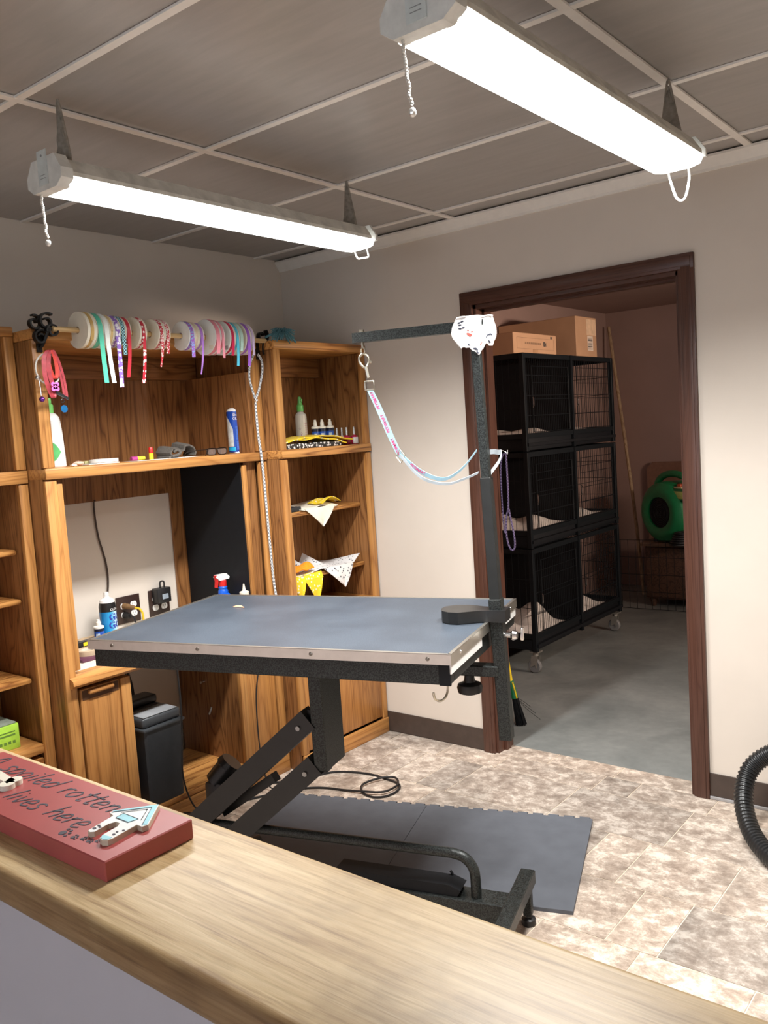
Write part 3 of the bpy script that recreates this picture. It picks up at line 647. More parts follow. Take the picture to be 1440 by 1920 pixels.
# braided grey leash hanging from the right bracket
BRAID = checker('grey_braid', (0.72, 0.74, 0.74), (0.22, 0.24, 0.26), 130, 0.8)
XL = 0.456
g = G()
g.tube([(0.470, -0.648, 1.845), (0.468, -0.628, 1.82), (0.464, -0.622, 1.78), (XL, -0.630, 1.73), (XL, -0.646, 1.69), (XL-.002, -0.665, 1.652), (XL, -0.671, 1.60)], 0.0052, 8, smooth=4)
g.tube([(0.466, -0.668, 1.845), (0.462, -0.690, 1.80), (XL, -0.694, 1.75), (XL, -0.684, 1.70), (XL, -0.668, 1.652)], 0.0048, 8, smooth=4)
g.tube([(XL, -0.671, 1.60), (XL, -0.668, 1.5), (0.4575, -0.660, 1.40), (XL, -0.654, 1.25), (XL, -0.650, 1.05), (XL-0.003, -0.640, 0.85), (0.47, -0.636, 0.72)], 0.0055, 8, smooth=5)
ls = root('braided_leash', 'grey and white braided slip leash hanging down the hutch right edge', 'leash', (XL, -0.66, 0.72))
part('braid', g, BRAID, ls, True); g = G(); g.torus((XL+0.003, -0.667, 1.652), (1, 0, 0.2), 0.008, 0.0022, 16, 6); part('ring', g, CHROME, ls, True)

# ================================================================== DOG COLLARS
REDL = plain('red_leather', (0.42, 0.045, 0.06), 0.5, var=0.25, vs=60); REDF = plain('bright_red_web', (0.62, 0.05, 0.035), 0.6, var=0.2, vs=60)
CX = 0.482
def strap_loop(pts, w, mat, parent, name='strap'):
    P = catmull([Vector(p) for p in pts], 6, True); P.append(P[0]); g = G(); g.strip(P, [Vector((0.35*w, 0.94*w, 0.1*w)) for i in range(len(P))], 0.0022); return part(name, g, mat, parent, True)
CG = 'collars hanging from the left bracket'
c1 = root('dog_collar', 'white rope ring collar with purple bell hanging from the left bracket', 'collar', (CX, -1.63, 1.70), group=CG)
g = G(); g.tube([(0.478, -1.625+0.046*cos(t), 1.765+0.052*sin(t)) for t in [i*2*pi/22 for i in range(22)]], 0.0032, 8, closed=True); part('ring', g, plain('grey_white_cord', (0.55, 0.52, 0.47), 0.6), c1, True)
g = G(); g.ball((0.480, -1.668, 1.735), 0.0085); g.tube([(0.480, -1.663, 1.728), (0.480, -1.661, 1.70), (0.480, -1.661, 1.676)], 0.0014, 6); part('bead_chain', g, CHROME, c1, True)
g = G(); g.ball((0.480, -1.660, 1.664), 0.0095, n=14); part('bell', g, plain('purple_metal', (0.16, 0.04, 0.30), 0.25, 0.8), c1, True)
c2 = root('dog_collar', 'wide dark red collar with pink bone charm on the left bracket', 'collar', (0.50, -1.63, 1.68), group=CG)
strap_loop([(0.495, -1.628, 1.826), (0.497, -1.648, 1.80), (0.500, -1.652, 1.74), (0.500, -1.640, 1.69), (0.497, -1.626, 1.668), (0.493, -1.622, 1.70), (0.492, -1.632, 1.76), (0.492, -1.628, 1.80)], 0.014, REDL, c2)
g = G()
for dy, dz in ((-.012, .006), (-.012, -.006), (.012, .006), (.012, -.006)): g.cyl((0.510, -1.626+dy*.6, 1.704+dz*1.3), (0.513, -1.626+dy*.6, 1.704+dz*1.3), 0.0075, n=12)
g.box(0.510, 0.513, -1.634, -1.618, 1.696, 1.712); part('bone_charm', g, plain('hot_pink_plastic', (0.80, 0.16, 0.55), 0.35), c2, True)
c3 = root('dog_collar', 'bright red webbing collar folded behind the dark red one', 'collar', (0.485, -1.61, 1.72), group=CG)
strap_loop([(0.490, -1.618, 1.826), (0.489, -1.628, 1.79), (0.488, -1.618, 1.745), (0.488, -1.604, 1.735), (0.489, -1.600, 1.77), (0.490, -1.606, 1.81)], 0.012, REDF, c3)
c4_ = root('dog_collar', 'thin red strap collar with blue tag above the green spray bottle', 'collar', (0.485, -1.595, 1.64), group=CG)
strap_loop([(0.492, -1.610, 1.828), (0.492, -1.592, 1.79), (0.491, -1.578, 1.73), (0.491, -1.574, 1.67), (0.488, -1.580, 1.668), (0.487, -1.586, 1.73), (0.488, -1.600, 1.79)], 0.008, REDL, c4_)
g = G(); g.bar((0.494, -1.618, 1.688), (0.494, -1.572, 1.664), 0.010, 0.008); g.torus((0.495, -1.594, 1.657), (1, 0, 0), 0.006, 0.0012, 14, 6); part('buckle', g, BLACKP, c4_, True)
g = G(); g.cyl((0.496, -1.592, 1.630), (0.498, -1.592, 1.630), 0.0125, n=20); part('tag', g, plain('blue_tag', (0.01, 0.12, 0.30), 0.3, 0.3), c4_, True)

# ================================================================== BOTTLES & CANS (built upright at local origin)
def lpart(name, prof, mat, parent, n=22, c=(0, 0, 0), ang=30): g = G(); g.lathe(prof, c, n); return part(name, g, mat, parent, ang=ang)
GREENP = plain('lime_green_plastic', (0.20, 0.62, 0.16), 0.35); DGREEN = plain('mid_green_plastic', (0.10, 0.42, 0.14), 0.35)
# white spray bottle with green pump
b1 = root('spray_bottle', 'tall white spray bottle with lime green pump on hutch shelf at left', 'bottle', (0.30, -1.535, 1.4302))
lpart('body', [(0.040, 0), (0.043, 0.004), (0.043, 0.03), (0.040, 0.12), (0.036, 0.165), (0.033, 0.18), (0.024, 0.192), (0.014, 0.197)], WHITEPL, b1, 26)
g = G(); g.lathe([(0.017, 0.196), (0.017, 0.224), (0.013, 0.229)], n=18); g.box(-0.011, 0.012, -0.008, 0.008, 0.228, 0.25, 0.004); g.cyl((0.0, -0.003, 0.246), (0.0, -0.003, 0.262), 0.005, 0.004, n=10); part('pump', g, GREENP, b1)
g = G(); R_ = 0.0415
def cylpatch(g, R, a0, a1, z0f, z1f, n=10, off=0.0006):
    L = []
    for i in range(n+1):
        a = a0+(a1-a0)*i/n; L.append((g.bm.verts.new(((R+off)*cos(a), (R+off)*sin(a), z0f(i/n))), g.bm.verts.new(((R+off)*cos(a), (R+off)*sin(a), z1f(i/n)))))
    for p, q in zip(L, L[1:]): g.bm.faces.new((p[0], q[0], q[1], p[1]))
cylpatch(g, 0.0430, radians(-75), radians(10), lambda t: 0.055-0.033*sin(pi*t), lambda t: 0.055+0.035*sin(pi*t)); part('label_leaf', g, DGREEN, b1)
# aerosol can in blue on the hutch shelf
b2 = root('aerosol_can', 'blue aerosol can with white nozzle on the hutch shelf right end', 'can', (0.32, -0.675, 1.4302))
BLUEC = plain('deep_blue_label', (0.012, 0.06, 0.36), 0.25, var=0.2, vs=18)
lpart('base_rim', [(0.0335, 0), (0.0345, 0.003), (0.0335, 0.006)], CHROME, b2, 24); lpart('can_body', [(0.0332, 0.005), (0.0332, 0.178), (0.0315, 0.184)], BLUEC, b2, 28)
lpart('dome', [(0.0322, 0.183), (0.0290, 0.189), (0.018, 0.196), (0.013, 0.197)], WHITEPL, b2); lpart('nozzle', [(0.0085, 0.196), (0.009, 0.212), (0.008, 0.214)], WHITEPL, b2, 14)
g = G(); cylpatch(g, 0.0332, radians(-130), radians(-58), lambda t: 0.030, lambda t: 0.165-0.06*t*t); part('label_splash', g, plain('pale_grey_label', (0.62, 0.66, 0.64), 0.3, var=0.2, vs=60), b2)
g = G(); cylpatch(g, 0.0332, radians(-125), radians(-45), lambda t: 0.012, lambda t: 0.027, off=0.0009); part('label_band', g, plain('cyan_label', (0.02, 0.42, 0.72), 0.3), b2)
g = G(); cylpatch(g, 0.0332, radians(-38), radians(30), lambda t: 0.06, lambda t: 0.118); cylpatch(g, 0.0332, radians(-38), radians(30), lambda t: 0.015, lambda t: 0.056); part('text_panel', g, plain('mid_blue_label', (0.06, 0.14, 0.50), 0.3, var=0.3, vs=240), b2)
def on_can(R, a0, zc): return lambda x, y: ((R+0.0009)*cos(a0+x/R), (R+0.0009)*sin(a0+x/R), zc+y)
WINK = plain('white_print', (0.85, 0.85, 0.85), 0.5)
text_part('print', 'Sheer', 0.016, on_can(0.0332, radians(-20), 0.166), WINK, b2, False); text_part('print', 'GLASS', 0.0145, on_can(0.0332, radians(-20), 0.150), WINK, b2, False)
# small things on the hutch shelf
SZ = 1.4302
def rockbm(c, sx, sy, sz, seed):
    random.seed(seed); g = G(); g.ball(c, 1.0, sx, sy, sz, 10)
    for v in g.bm.verts: v.co += Vector([random.uniform(-1, 1)*0.0022 for _ in range(3)])
    return g
def offs(z): return z
single('seashell', rockbm((0.34, -1.462, SZ+0.009), 0.014, 0.021, 0.008, 2), plain('pinkish_shell', (0.62, 0.40, 0.30), 0.6), 'small tan seashell on the hutch shelf beside the white spray bottle', 'shell')
single('seashell', rockbm((0.36, -1.495, SZ+0.004), 0.010, 0.014, 0.0035, 5), plain('white_shell', (0.80, 0.74, 0.68), 0.6), 'flat white seashell in front of the tan seashell', 'shell')
g = G(); g.box(0.29, 0.36, -1.43, -1.30, SZ, SZ+0.004, 0.001); single('card', g, plain('white_card', (0.80, 0.78, 0.74), 0.6), 'small flat white card under the clear lid on the hutch shelf', 'card')
dish = root('shallow_dish', 'shallow frosted plastic lid on the hutch shelf left half', 'dish', (0.31, -1.335, SZ+0.0042))
lpart('dish_body', [(0.001, 0.0), (0.050, 0.0), (0.054, 0.002), (0.054, 0.014), (0.051, 0.014), (0.050, 0.004), (0.001, 0.004)], plain('frosted_plastic', (0.78, 0.74, 0.68), 0.35), dish, 30)
g = G(); g.box(-0.10, -0.045, -0.07, -0.01, -0.0041, 0.010, 0.002); single('notepad', None or (lambda: (g.bm.transform(Matrix.Translation((0.33, -1.33, SZ+0.0042))), g)[1])(), plain('yellow_grey_pad', (0.52, 0.48, 0.22), 0.7, var=0.3), 'small yellowish pad lying behind the frosted lid', 'notepad')
lb = root('lip_balm', 'upright yellow lip balm tube with red cap on the hutch shelf', 'lip balm', (0.31, -1.118, SZ+0.0012))
lpart('tube', [(0.0085, 0), (0.0085, 0.026)], plain('yellow_plastic', (0.82, 0.62, 0.02), 0.4), lb, 14); lpart('cap', [(0.0088, 0.026), (0.0088, 0.045), (0.006, 0.050)], plain('red_plastic', (0.62, 0.02, 0.02), 0.35), lb, 14)
lt = root('lip_balm', 'yellow and magenta lip balm tube lying on its side', 'lip balm', (0.28, -1.16, SZ+0.0095))
g = G(); g.cyl((0, -0.005, 0), (0, 0.03, 0), 0.0082, n=14); part('tube', g, plain('yellow_green_plastic', (0.60, 0.58, 0.05), 0.4), lt); g = G(); g.cyl((0, -0.032, 0), (0, -0.005, 0), 0.0085, n=14); part('cap', g, plain('magenta_plastic', (0.45, 0.06, 0.25), 0.4), lt)
g = G(); g.sheet(lambda u, v: (0.29+0.10*v, -1.24+0.30*u, SZ+0.0008+0.002*u*sin(v*pi)), 12, 4, 0.0006); single('paper_sheet', g, plain('white_paper', (0.82, 0.80, 0.78), 0.6), 'loose white paper sheet under the grey pouch and lip balm', 'paper')
FELT = plain('grey_felt', (0.10, 0.09, 0.078), 0.95, var=0.2, vs=120)
g = G()
def pouch(u, v):   # rolled soft cloth: a curling profile extruded in depth
    P = [(-0.058, 0.004), (-0.068, 0.024), (-0.052, 0.046), (-0.026, 0.046), (-0.006, 0.030), (0.010, 0.036), (0.016, 0.056), (0.040, 0.060), (0.064, 0.046), (0.074, 0.020), (0.066, 0.004)]
    t = u*(len(P)-1); i = min(int(t), len(P)-2); f = t-i; f = f*f*(3-2*f); y = P[i][0]*(1-f)+P[i+1][0]*f; z = P[i][1]*(1-f)+P[i+1][1]*f
    return (0.27+0.085*v, -0.995+y*(1-0.1*v), SZ+0.003+z*(1-0.22*v))
g.sheet(pouch, 40, 8, 0.006); g.sheet(lambda u, v: (0.275+0.08*v, -1.065+0.045*u, SZ+0.004+0.010*sin(pi*u)*(1-v*.3)), 8, 4, 0.006)
g.tube([(0.356, -1.052, SZ+0.010), (0.36, -1.03, SZ+0.012), (0.358, -1.01, SZ+0.022), (0.352, -1.022, SZ+0.032), (0.35, -1.038, SZ+0.024)], 0.006, 8, smooth=4)
single('cloth_pouch', g, FELT, 'grey felt pouch crumpled on the hutch shelf behind the eyeglasses', 'pouch')
gl = root('eyeglasses', 'wire eyeglasses lying folded open on the hutch shelf near the blue can', 'glasses', (0.38, -0.88, SZ+0.0008))
DARKM = plain('dark_brown_metal', (0.03, 0.02, 0.015), 0.35, 0.6)
def rim(cy): return [(0.0, cy-0.024+0.0, 0.012), (0.0, cy-0.020, 0.026), (0.0, cy, 0.029), (0.0, cy+0.021, 0.026), (0.0, cy+0.024, 0.012), (0.0, cy+0.016, 0.002), (0.0, cy-0.014, 0.002)]
g = G(); g.tube(rim(0.012), 0.0019, 6, True, 4); g.tube(rim(0.070), 0.0019, 6, True, 4); g.tube([(0, 0.036, 0.020), (0.002, 0.041, 0.024), (0, 0.046, 0.020)], 0.0012, 6, smooth=3)
g.box(-0.001, 0.001, -0.014, 0.094, 0.0255, 0.0285, 0.0005); part('frame', g, DARKM, gl)
g = G(); g.tube([(0.0, -0.013, 0.025), (-0.004, -0.06, 0.024), (-0.002, -0.115, 0.020), (0.0, -0.130, 0.003)], 0.0016, 6, smooth=4); part('temple', g, DARKM, gl)
g = G(); g.tube([(0.0, -0.010, 0.026), (0.03, -0.03, 0.022), (0.05, -0.055, 0.010), (0.055, -0.066, 0.0015)], 0.0018, 6, smooth=4); part('temple', g, DARKM, gl)
m, nt, b = newmat('clear_lens'); tr = N(nt, 'ShaderNodeBsdfTransparent'); mx = N(nt, 'ShaderNodeMixShader'); mx.inputs[0].default_value = 0.12
nt.links.new(tr.outputs[0], mx.inputs[1]); b.inputs['Roughness'].default_value = 0.03; nt.links.new(b.outputs[0], mx.inputs[2]); nt.links.new(mx.outputs[0], nt.nodes['Material Output'].inputs[0]); CLEAR = m
for cy in (0.012, 0.070):
    g = G(); P = catmull([Vector(p) for p in rim(cy)], 3, True); vs = [g.bm.verts.new(p) for p in P]; g.bm.faces.new(vs); part('lens', g, CLEAR, gl)

# ================================================================== RIGHT BOOKCASE CONTENTS
RZ1 = 1.4322
s1 = root('spray_bottle', 'clear frosted spray bottle with green pump on the bookcase top shelf', 'bottle', (0.335, -0.275, RZ1))
FROST = plain('frosted_bottle', (0.52, 0.50, 0.45), 0.25, var=0.06)
lpart('body', [(0.026, 0), (0.028, 0.004), (0.028, 0.14), (0.026, 0.155), (0.014, 0.168), (0.011, 0.172)], FROST, s1); g = G(); g.lathe([(0.0165, 0.170), (0.0165, 0.198), (0.012, 0.203), (0.010, 0.215), (0.008, 0.236), (0.004, 0.240)], n=16); g.box(0.0, 0.015, -0.005, 0.005, 0.215, 0.228, 0.002); part('pump', g, plain('leaf_green_plastic', (0.13, 0.46, 0.12), 0.35), s1)
g = G()
for zz, aa in ((0.085, -60), (0.06, -48), (0.045, -66)):
    for da, dz, r in ((0, 0, .10), (-.14, .006, .05), (.14, .006, .05), (0, .010, .05)): cylpatch(g, 0.028, radians(aa)+da-r, radians(aa)+da+r, lambda t, q=zz+dz, r=r: q-r*.03*sin(pi*t), lambda t, q=zz+dz, r=r: q+r*.03*sin(pi*t), 6)
part('paw_marks', g, plain('purple_print', (0.22, 0.06, 0.16), 0.5), s1)
g = G()
for k in range(7): cylpatch(g, 0.028, radians(-12), radians(28), lambda t, k=k: 0.05+k*0.010, lambda t, k=k: 0.0535+k*0.010, 6)
part('label_lines', g, plain('faint_red_print', (0.45, 0.25, 0.25), 0.5), s1)
BLUEB = plain('royal_blue_label', (0.02, 0.09, 0.42), 0.3, var=0.2, vs=50); NAVY = plain('navy_plastic', (0.008, 0.012, 0.035), 0.35)
def blue_bottle(x, y, z, label, group=None, R=0.0185, k=1.42):
    r = root('small_bottle', label, 'bottle', (x, y, z), group=group)
    lpart('body', [(R*.96, 0), (R, 0.003), (R, 0.052*k), (R, 0.060*k)], NAVY, r, 18); lpart('label_wrap', [(R+.0003, 0.006), (R+.0003, 0.050*k)], BLUEB, r, 18)
    lpart('cap', [(R*1.06, 0.060*k), (R*1.06, 0.066*k), (R*0.5, 0.069*k), (R*0.5, 0.080*k), (R*0.36, 0.083*k), (R*.32, 0.089*k), (0.001, 0.090*k)], plain('ivory_cap', (0.78, 0.76, 0.68), 0.4), r, 16)
    g = G(); cylpatch(g, R, radians(-70), radians(-25), lambda t: 0.018*k, lambda t: 0.044*k, off=0.0007); part('print', g, plain('pale_blue_print', (0.45, 0.55, 0.72), 0.4, var=0.5, vs=260), r); return r
BG = 'blue bottles on the bookcase top shelf'
blue_bottle(0.375, -0.222, RZ1, 'small blue bottle with ivory cap, left one of three beside the frosted bottle', BG)
blue_bottle(0.385, -0.185, RZ1, 'small blue bottle with ivory cap, middle one of the row of three', BG)
blue_bottle(0.400, -0.146, RZ1, 'small blue bottle with ivory cap, right one of three nearest the nail polish', BG)
POL = plain('crimson_polish', (0.38, 0.01, 0.05), 0.15)
def polish(x, y, z, col, label, lab):
    r = root('nail_polish', label, 'nail polish', (x, y, z), group='nail polish bottles')
    g = G(); g.box(-0.0125, 0.0125, -0.0125, 0.0125, 0, 0.042, 0.004, 3); g.cyl((0, 0, 0.041), (0, 0, 0.046), 0.007, n=12); part('glass_body', g, col, r)
    g = G(); g.cyl((0, 0, 0.045), (0, 0, 0.083), 0.0064, 0.0054, n=14); part('cap', g, plain('silver_cap', (0.72, 0.72, 0.70), 0.25, 0.9), r)
    if lab: g = G(); g.box(0.0, 0.0130, -0.0130, 0.0128, 0.004, 0.034, 0.001); part('paper_label', g, WHITEPL, r)
polish(0.42, -0.122, RZ1, plain('clear_polish', (0.5, 0.42, 0.40), 0.15), 'nail polish with silver cap directly beside the blue bottles', False)
polish(0.43, -0.098, RZ1, plain('nude_polish', (0.52, 0.36, 0.32), 0.15), 'nail polish with silver cap, second from the blue bottles', False)
polish(0.455, -0.092, RZ1, POL, 'crimson nail polish behind the end of the yellow bandana', False)
polish(0.475, -0.060, RZ1, POL, 'nail polish with white paper label at the shelf right end', True)
YEL = checker('yellow_print_cloth', (0.82, 0.58, 0.02), (0.80, 0.74, 0.55), 60, 0.85, 'dots'); WPR = checker('white_print_cloth', (0.80, 0.79, 0.78), (0.10, 0.10, 0.12), 62, 0.85, 'dots')
MARB = checker('black_white_marble', (0.02, 0.02, 0.02), (0.75, 0.74, 0.72), 90, 0.5, 'blob')
g = G(); g.box(0.345, 0.515, -0.56, -0.20, RZ1, RZ1+0.022, 0.002); single('notebook', g, MARB, 'black and white marbled notebook on the bookcase top shelf', 'notebook')
g = G(); g.sheet(lambda u, v: (0.36+0.165*v, -0.575+0.40*u, RZ1+0.0315+0.014*sin(u*3.0)*(1-0.3*v)+0.003*sin(u*19+v*5)-0.019*max(0, (u-0.62)/0.38)), 26, 8, 0.005)
g.sheet(lambda u, v: (0.355+0.145*v, -0.50+0.40*u, RZ1+0.040+0.014*sin(u*2.6)*(1-0.3*v)+0.002*sin(u*23+v*4)-0.022*max(0, (u-0.6)/0.4)), 24, 8, 0.006)
g.sheet(lambda u, v: (0.34+0.05*v, -0.575+0.13*u, RZ1+0.037+0.014*u*(1-v)), 8, 4, 0.004); single('folded_bandana', g, YEL, 'yellow printed bandana folded over the marbled notebook', 'bandana')
# middle shelf
g = G(); g.box(0.395, 0.462, -0.545, -0.445, 1.1502, 1.172, 0.003); single('clipper_case', g, plain('black_plastic_case', (0.015, 0.018, 0.022), 0.4), 'black plastic case at the left end of the bookcase middle shelf', 'case')
CREAMC = plain('ivory_cloth', (0.80, 0.76, 0.64), 0.85, var=0.05)
g = G()
g.sheet(lambda u, v: (0.30+0.175*v, -0.46+0.25*u, 1.155+0.010*sin(u*9)*sin(v*4)+0.018*u*(1-v)+0.002), 18, 8, 0.002)
def tri(u, v, y0, y1, yt, z0, zt, x=0.476, wob=0.004):
    a = y0+(y1-y0)*u; return (x+0.006*sin(v*3)+wob*sin(u*8)*v, a*(1-v)+yt*v, z0*(1-v)+zt*v)
g.sheet(lambda u, v: tri(u, v, -0.44, -0.235, -0.325, 1.158, 1.066), 12, 10, 0.002); bd = root('draped_bandana', 'ivory bandana with yellow corner drooping off the bookcase middle shelf', 'bandana', (0.42, -0.33, 1.07))
part('cloth', g, CREAMC, bd, True); g = G(); g.sheet(lambda u, v: (0.36+0.10*v, -0.30+0.125*u, 1.168+0.026*sin(u*3.1)*(0.6+0.4*v)+0.003*sin(v*9)), 12, 8, 0.003); part('yellow_corner', g, YEL, bd, True)
# lower shelf
g = G()
g.sheet(lambda u, v: (0.27+0.21*v, -0.555+0.47*u, 0.868+0.006*sin(u*11+v*3)+(0.065*max(0, 1-abs(u-0.42)/0.07)+0.055*max(0, 1-abs(u-0.62)/0.08))*max(0, 1-v*1.6)+0.030*max(0, (u-0.9)/0.1)*v), 60, 12, 0.002)
g.sheet(lambda u, v: tri(u, v, -0.345, -0.135, -0.205, 0.870, 0.762, 0.479), 14, 10, 0.002); single('draped_bandana', g, WPR, 'white bandana with dark prints spread over the bookcase lower shelf', 'bandana')
g = G(); g.sheet(lambda u, v: (0.408+0.068*v, -0.570+0.165*u, 0.884+0.026*sin(pi*v)*(0.8+0.2*sin(u*9))+0.003*sin(u*15)), 18, 8, 0.005); single('cleaning_cloth', g, plain('orange_terry', (0.82, 0.26, 0.01), 0.95, var=0.2, vs=90), 'folded orange cloth on the bookcase lower shelf', 'cloth')
g = G(); g.sheet(lambda u, v: (0.475+0.012*v, -0.575+0.215*u, 0.8665-0.030*v+0.002*sin(u*12)), 14, 4, 0.002)
g.sheet(lambda u, v: tri(u, v, -0.575, -0.475, -0.508, 0.838, 0.755, 0.486), 10, 8, 0.002); g.sheet(lambda u, v: tri(u, v, -0.480, -0.362, -0.410, 0.838, 0.722, 0.486), 10, 8, 0.002)
single('draped_bandana', g, YEL, 'yellow bandana with two points hanging below the orange cloth', 'bandana')

# ================================================================== DESK CONTENTS
DZ1 = 0.6985
can = root('aerosol_can', 'black and sky blue aerosol can standing on the desk', 'can', (0.10, -1.245, DZ1))
m, nt, b = newmat('sky_blue_wrap'); tc = N(nt, 'ShaderNodeTexCoord'); sp = N(nt, 'ShaderNodeSeparateXYZ'); nt.links.new(tc.outputs['Object'], sp.inputs[0]); ad = N(nt, 'ShaderNodeMapRange'); ad.inputs[1].default_value = -0.032; ad.inputs[2].default_value = 0.030; nt.links.new(sp.outputs[1], ad.inputs[0])
nt.links.new(ramp(nt, ad.outputs[0], [(0, (0.01, 0.20, 0.52)), (0.4, (0.03, 0.36, 0.68)), (0.75, (0.50, 0.75, 0.88)), (1, (0.70, 0.80, 0.88))]), b.inputs['Base Color']); b.inputs['Roughness'].default_value = 0.25
CR = 0.034
lpart('can_body', [(CR, 0), (CR, 0.128)], m, can, 28); lpart('dark_top', [(CR+.0002, 0.128), (CR+.0002, 0.148), (CR*.9, 0.166)], BLACKP, can, 28); lpart('dome', [(CR*.92, 0.165), (CR*.8, 0.175), (CR*.5, 0.182), (0.014, 0.183)], WHITEPL, can); lpart('nozzle', [(0.012, 0.183), (0.010, 0.192), (0.011, 0.194), (0.010, 0.206), (0.001, 0.207)], WHITEPL, can, 14)
BINK = plain('cobalt_print', (0.02, 0.05, 0.35), 0.5)
for s_, zz in (('GOO', 0.105), ('GONE', 0.072)): text_part('print', s_, 0.040, on_can(CR, radians(52 if s_ == 'GOO' else 62), zz), BINK, can, False, bold=0.0012)
text_part('print', 'CLEAN', 0.013, on_can(CR, radians(18), 0.137), WINK, can, False)
bb = blue_bottle(0.12, -1.305, DZ1, 'small blue bottle with white spout on the desk near the pens', None, 0.020, 1.2)
tr_ = root('trigger_bottle', 'blue trigger spray bottle with red and white head behind the grooming table', 'bottle', (0.30, -0.800, DZ1))
BLUEP = plain('bright_blue_plastic', (0.01, 0.10, 0.55), 0.3); REDP = plain('red_plastic', (0.62, 0.02, 0.02), 0.35)
lpart('body', [(0.036, 0), (0.038, 0.004), (0.038, 0.10), (0.030, 0.125), (0.022, 0.132), (0.022, 0.142), (0.018, 0.150), (0.020, 0.158), (0.016, 0.163)], BLUEP, tr_)
lpart('collar', [(0.016, 0.162), (0.0175, 0.166), (0.0175, 0.186), (0.012, 0.190)], REDP, tr_, 16)
g = G(); g.prism([(-0.040, 0.206), (-0.032, 0.216), (0.018, 0.216), (0.034, 0.200), (0.030, 0.192), (-0.020, 0.190)], -0.011, 0.011, M=Matrix(((0, 0, 1, 0), (1, 0, 0, 0), (0, 1, 0, 0), (0, 0, 0, 1)))); part('spray_head', g, WHITEPL, tr_)
g = G(); g.prism([(-0.042, 0.214), (-0.034, 0.215), (-0.028, 0.190), (-0.034, 0.160), (-0.040, 0.163), (-0.036, 0.188)], -0.007, 0.007, M=Matrix(((0, 0, 1, 0), (1, 0, 0, 0), (0, 1, 0, 0), (0, 0, 0, 1)))); part('trigger', g, REDP, tr_)
sq = root('squeeze_bottle', 'cream squeeze bottle with pointed tip behind the grooming table', 'bottle', (0.415, -0.782, DZ1))
lpart('body', [(0.020, 0), (0.0205, 0.12), (0.019, 0.128)], CREAM, sq, 18); lpart('cap', [(0.0205, 0.128), (0.0205, 0.142), (0.008, 0.147), (0.006, 0.158), (0.003, 0.176)], CREAM, sq, 14)
# pens, stapler, tape, papers on the desk
g = G(); g.box(0.14, 0.31, -1.505, -1.345, DZ1, DZ1+0.010, 0.001); single('magazine', g, plain('plum_cover', (0.10, 0.03, 0.06), 0.4), 'dark plum magazine lying on the desk under the tape roll', 'magazine')
tp = root('tape_roll', 'tan masking tape roll lying flat on the desk', 'tape', (0.235, -1.435, DZ1+0.0102))
g = G(); g.lathe([(0.026, 0), (0.045, 0), (0.045, 0.018), (0.026, 0.018), (0.026, 0)], n=28); part('tape', g, plain('masking_tape', (0.52, 0.40, 0.27), 0.6), tp); g = G(); g.lathe([(0.024, 0.001), (0.0259, 0.001), (0.0259, 0.017), (0.024, 0.017), (0.024, 0.001)], n=24); part('core', g, CREAM, tp)
st = root('stapler', 'black stapler with yellow label on the desk behind the tape roll', 'stapler', (0.165, -1.400, DZ1+0.0102))
g = G(); g.box(-0.016, 0.016, -0.065, 0.065, 0, 0.008, 0.003); part('base', g, BLACKP, st); g = G(); g.prism([(-0.06, 0.012), (0.06, 0.02), (0.05, 0.038), (-0.03, 0.036), (-0.06, 0.022)], -0.013, 0.013, M=Matrix(((0, 0, 1, 0), (1, 0, 0, 0), (0, 1, 0, 0), (0, 0, 0, 1)))); part('arm', g, BLACKP, st); g = G(); g.box(0.0131, 0.0137, -0.015, 0.025, 0.019, 0.033); part('sticker', g, plain('yellow_sticker', (0.80, 0.65, 0.02), 0.5), st)
g = G(); g.box(0.17, 0.23, -1.338, -1.280, DZ1, DZ1+0.03, 0.003); single('card_box', g, plain('pale_blue_box', (0.05, 0.20, 0.55), 0.5), 'small blue box on the desk hidden partly by the table corner', 'box')
g = G(); g.box(0.04, 0.09, -1.37, -1.285, DZ1, DZ1+0.03, 0.002); single('card_box', g, plain('tan_card', (0.50, 0.36, 0.22), 0.7), 'small tan card box near the wall on the desk', 'box')
pc_ = root('pen_cup', 'dark pen cup with red pen on the desk beside the left pocket door', 'cup', (0.065, -1.42, DZ1))
g = G(); g.lathe([(0.03, 0), (0.034, 0.09), (0.031, 0.09), (0.028, 0.004)], n=20); part('cup', g, plain('charcoal_cup', (0.05, 0.05, 0.05), 0.5), pc_)
for i, (a, mt) in enumerate(((0.3, REDP), (2.2, BLACKP), (4.0, WHITEPL))):
    g = G(); p0 = Vector((0.012*cos(a), 0.012*sin(a), 0.01)); p1 = Vector((0.035*cos(a), 0.045*sin(a)+0.01, 0.15)); g.cyl(p0, p1, 0.0045, n=8); g.cyl(p1, p1+(p1-p0)*0.06, 0.0045, 0.001, n=8); part('pen', g, mt, pc_)
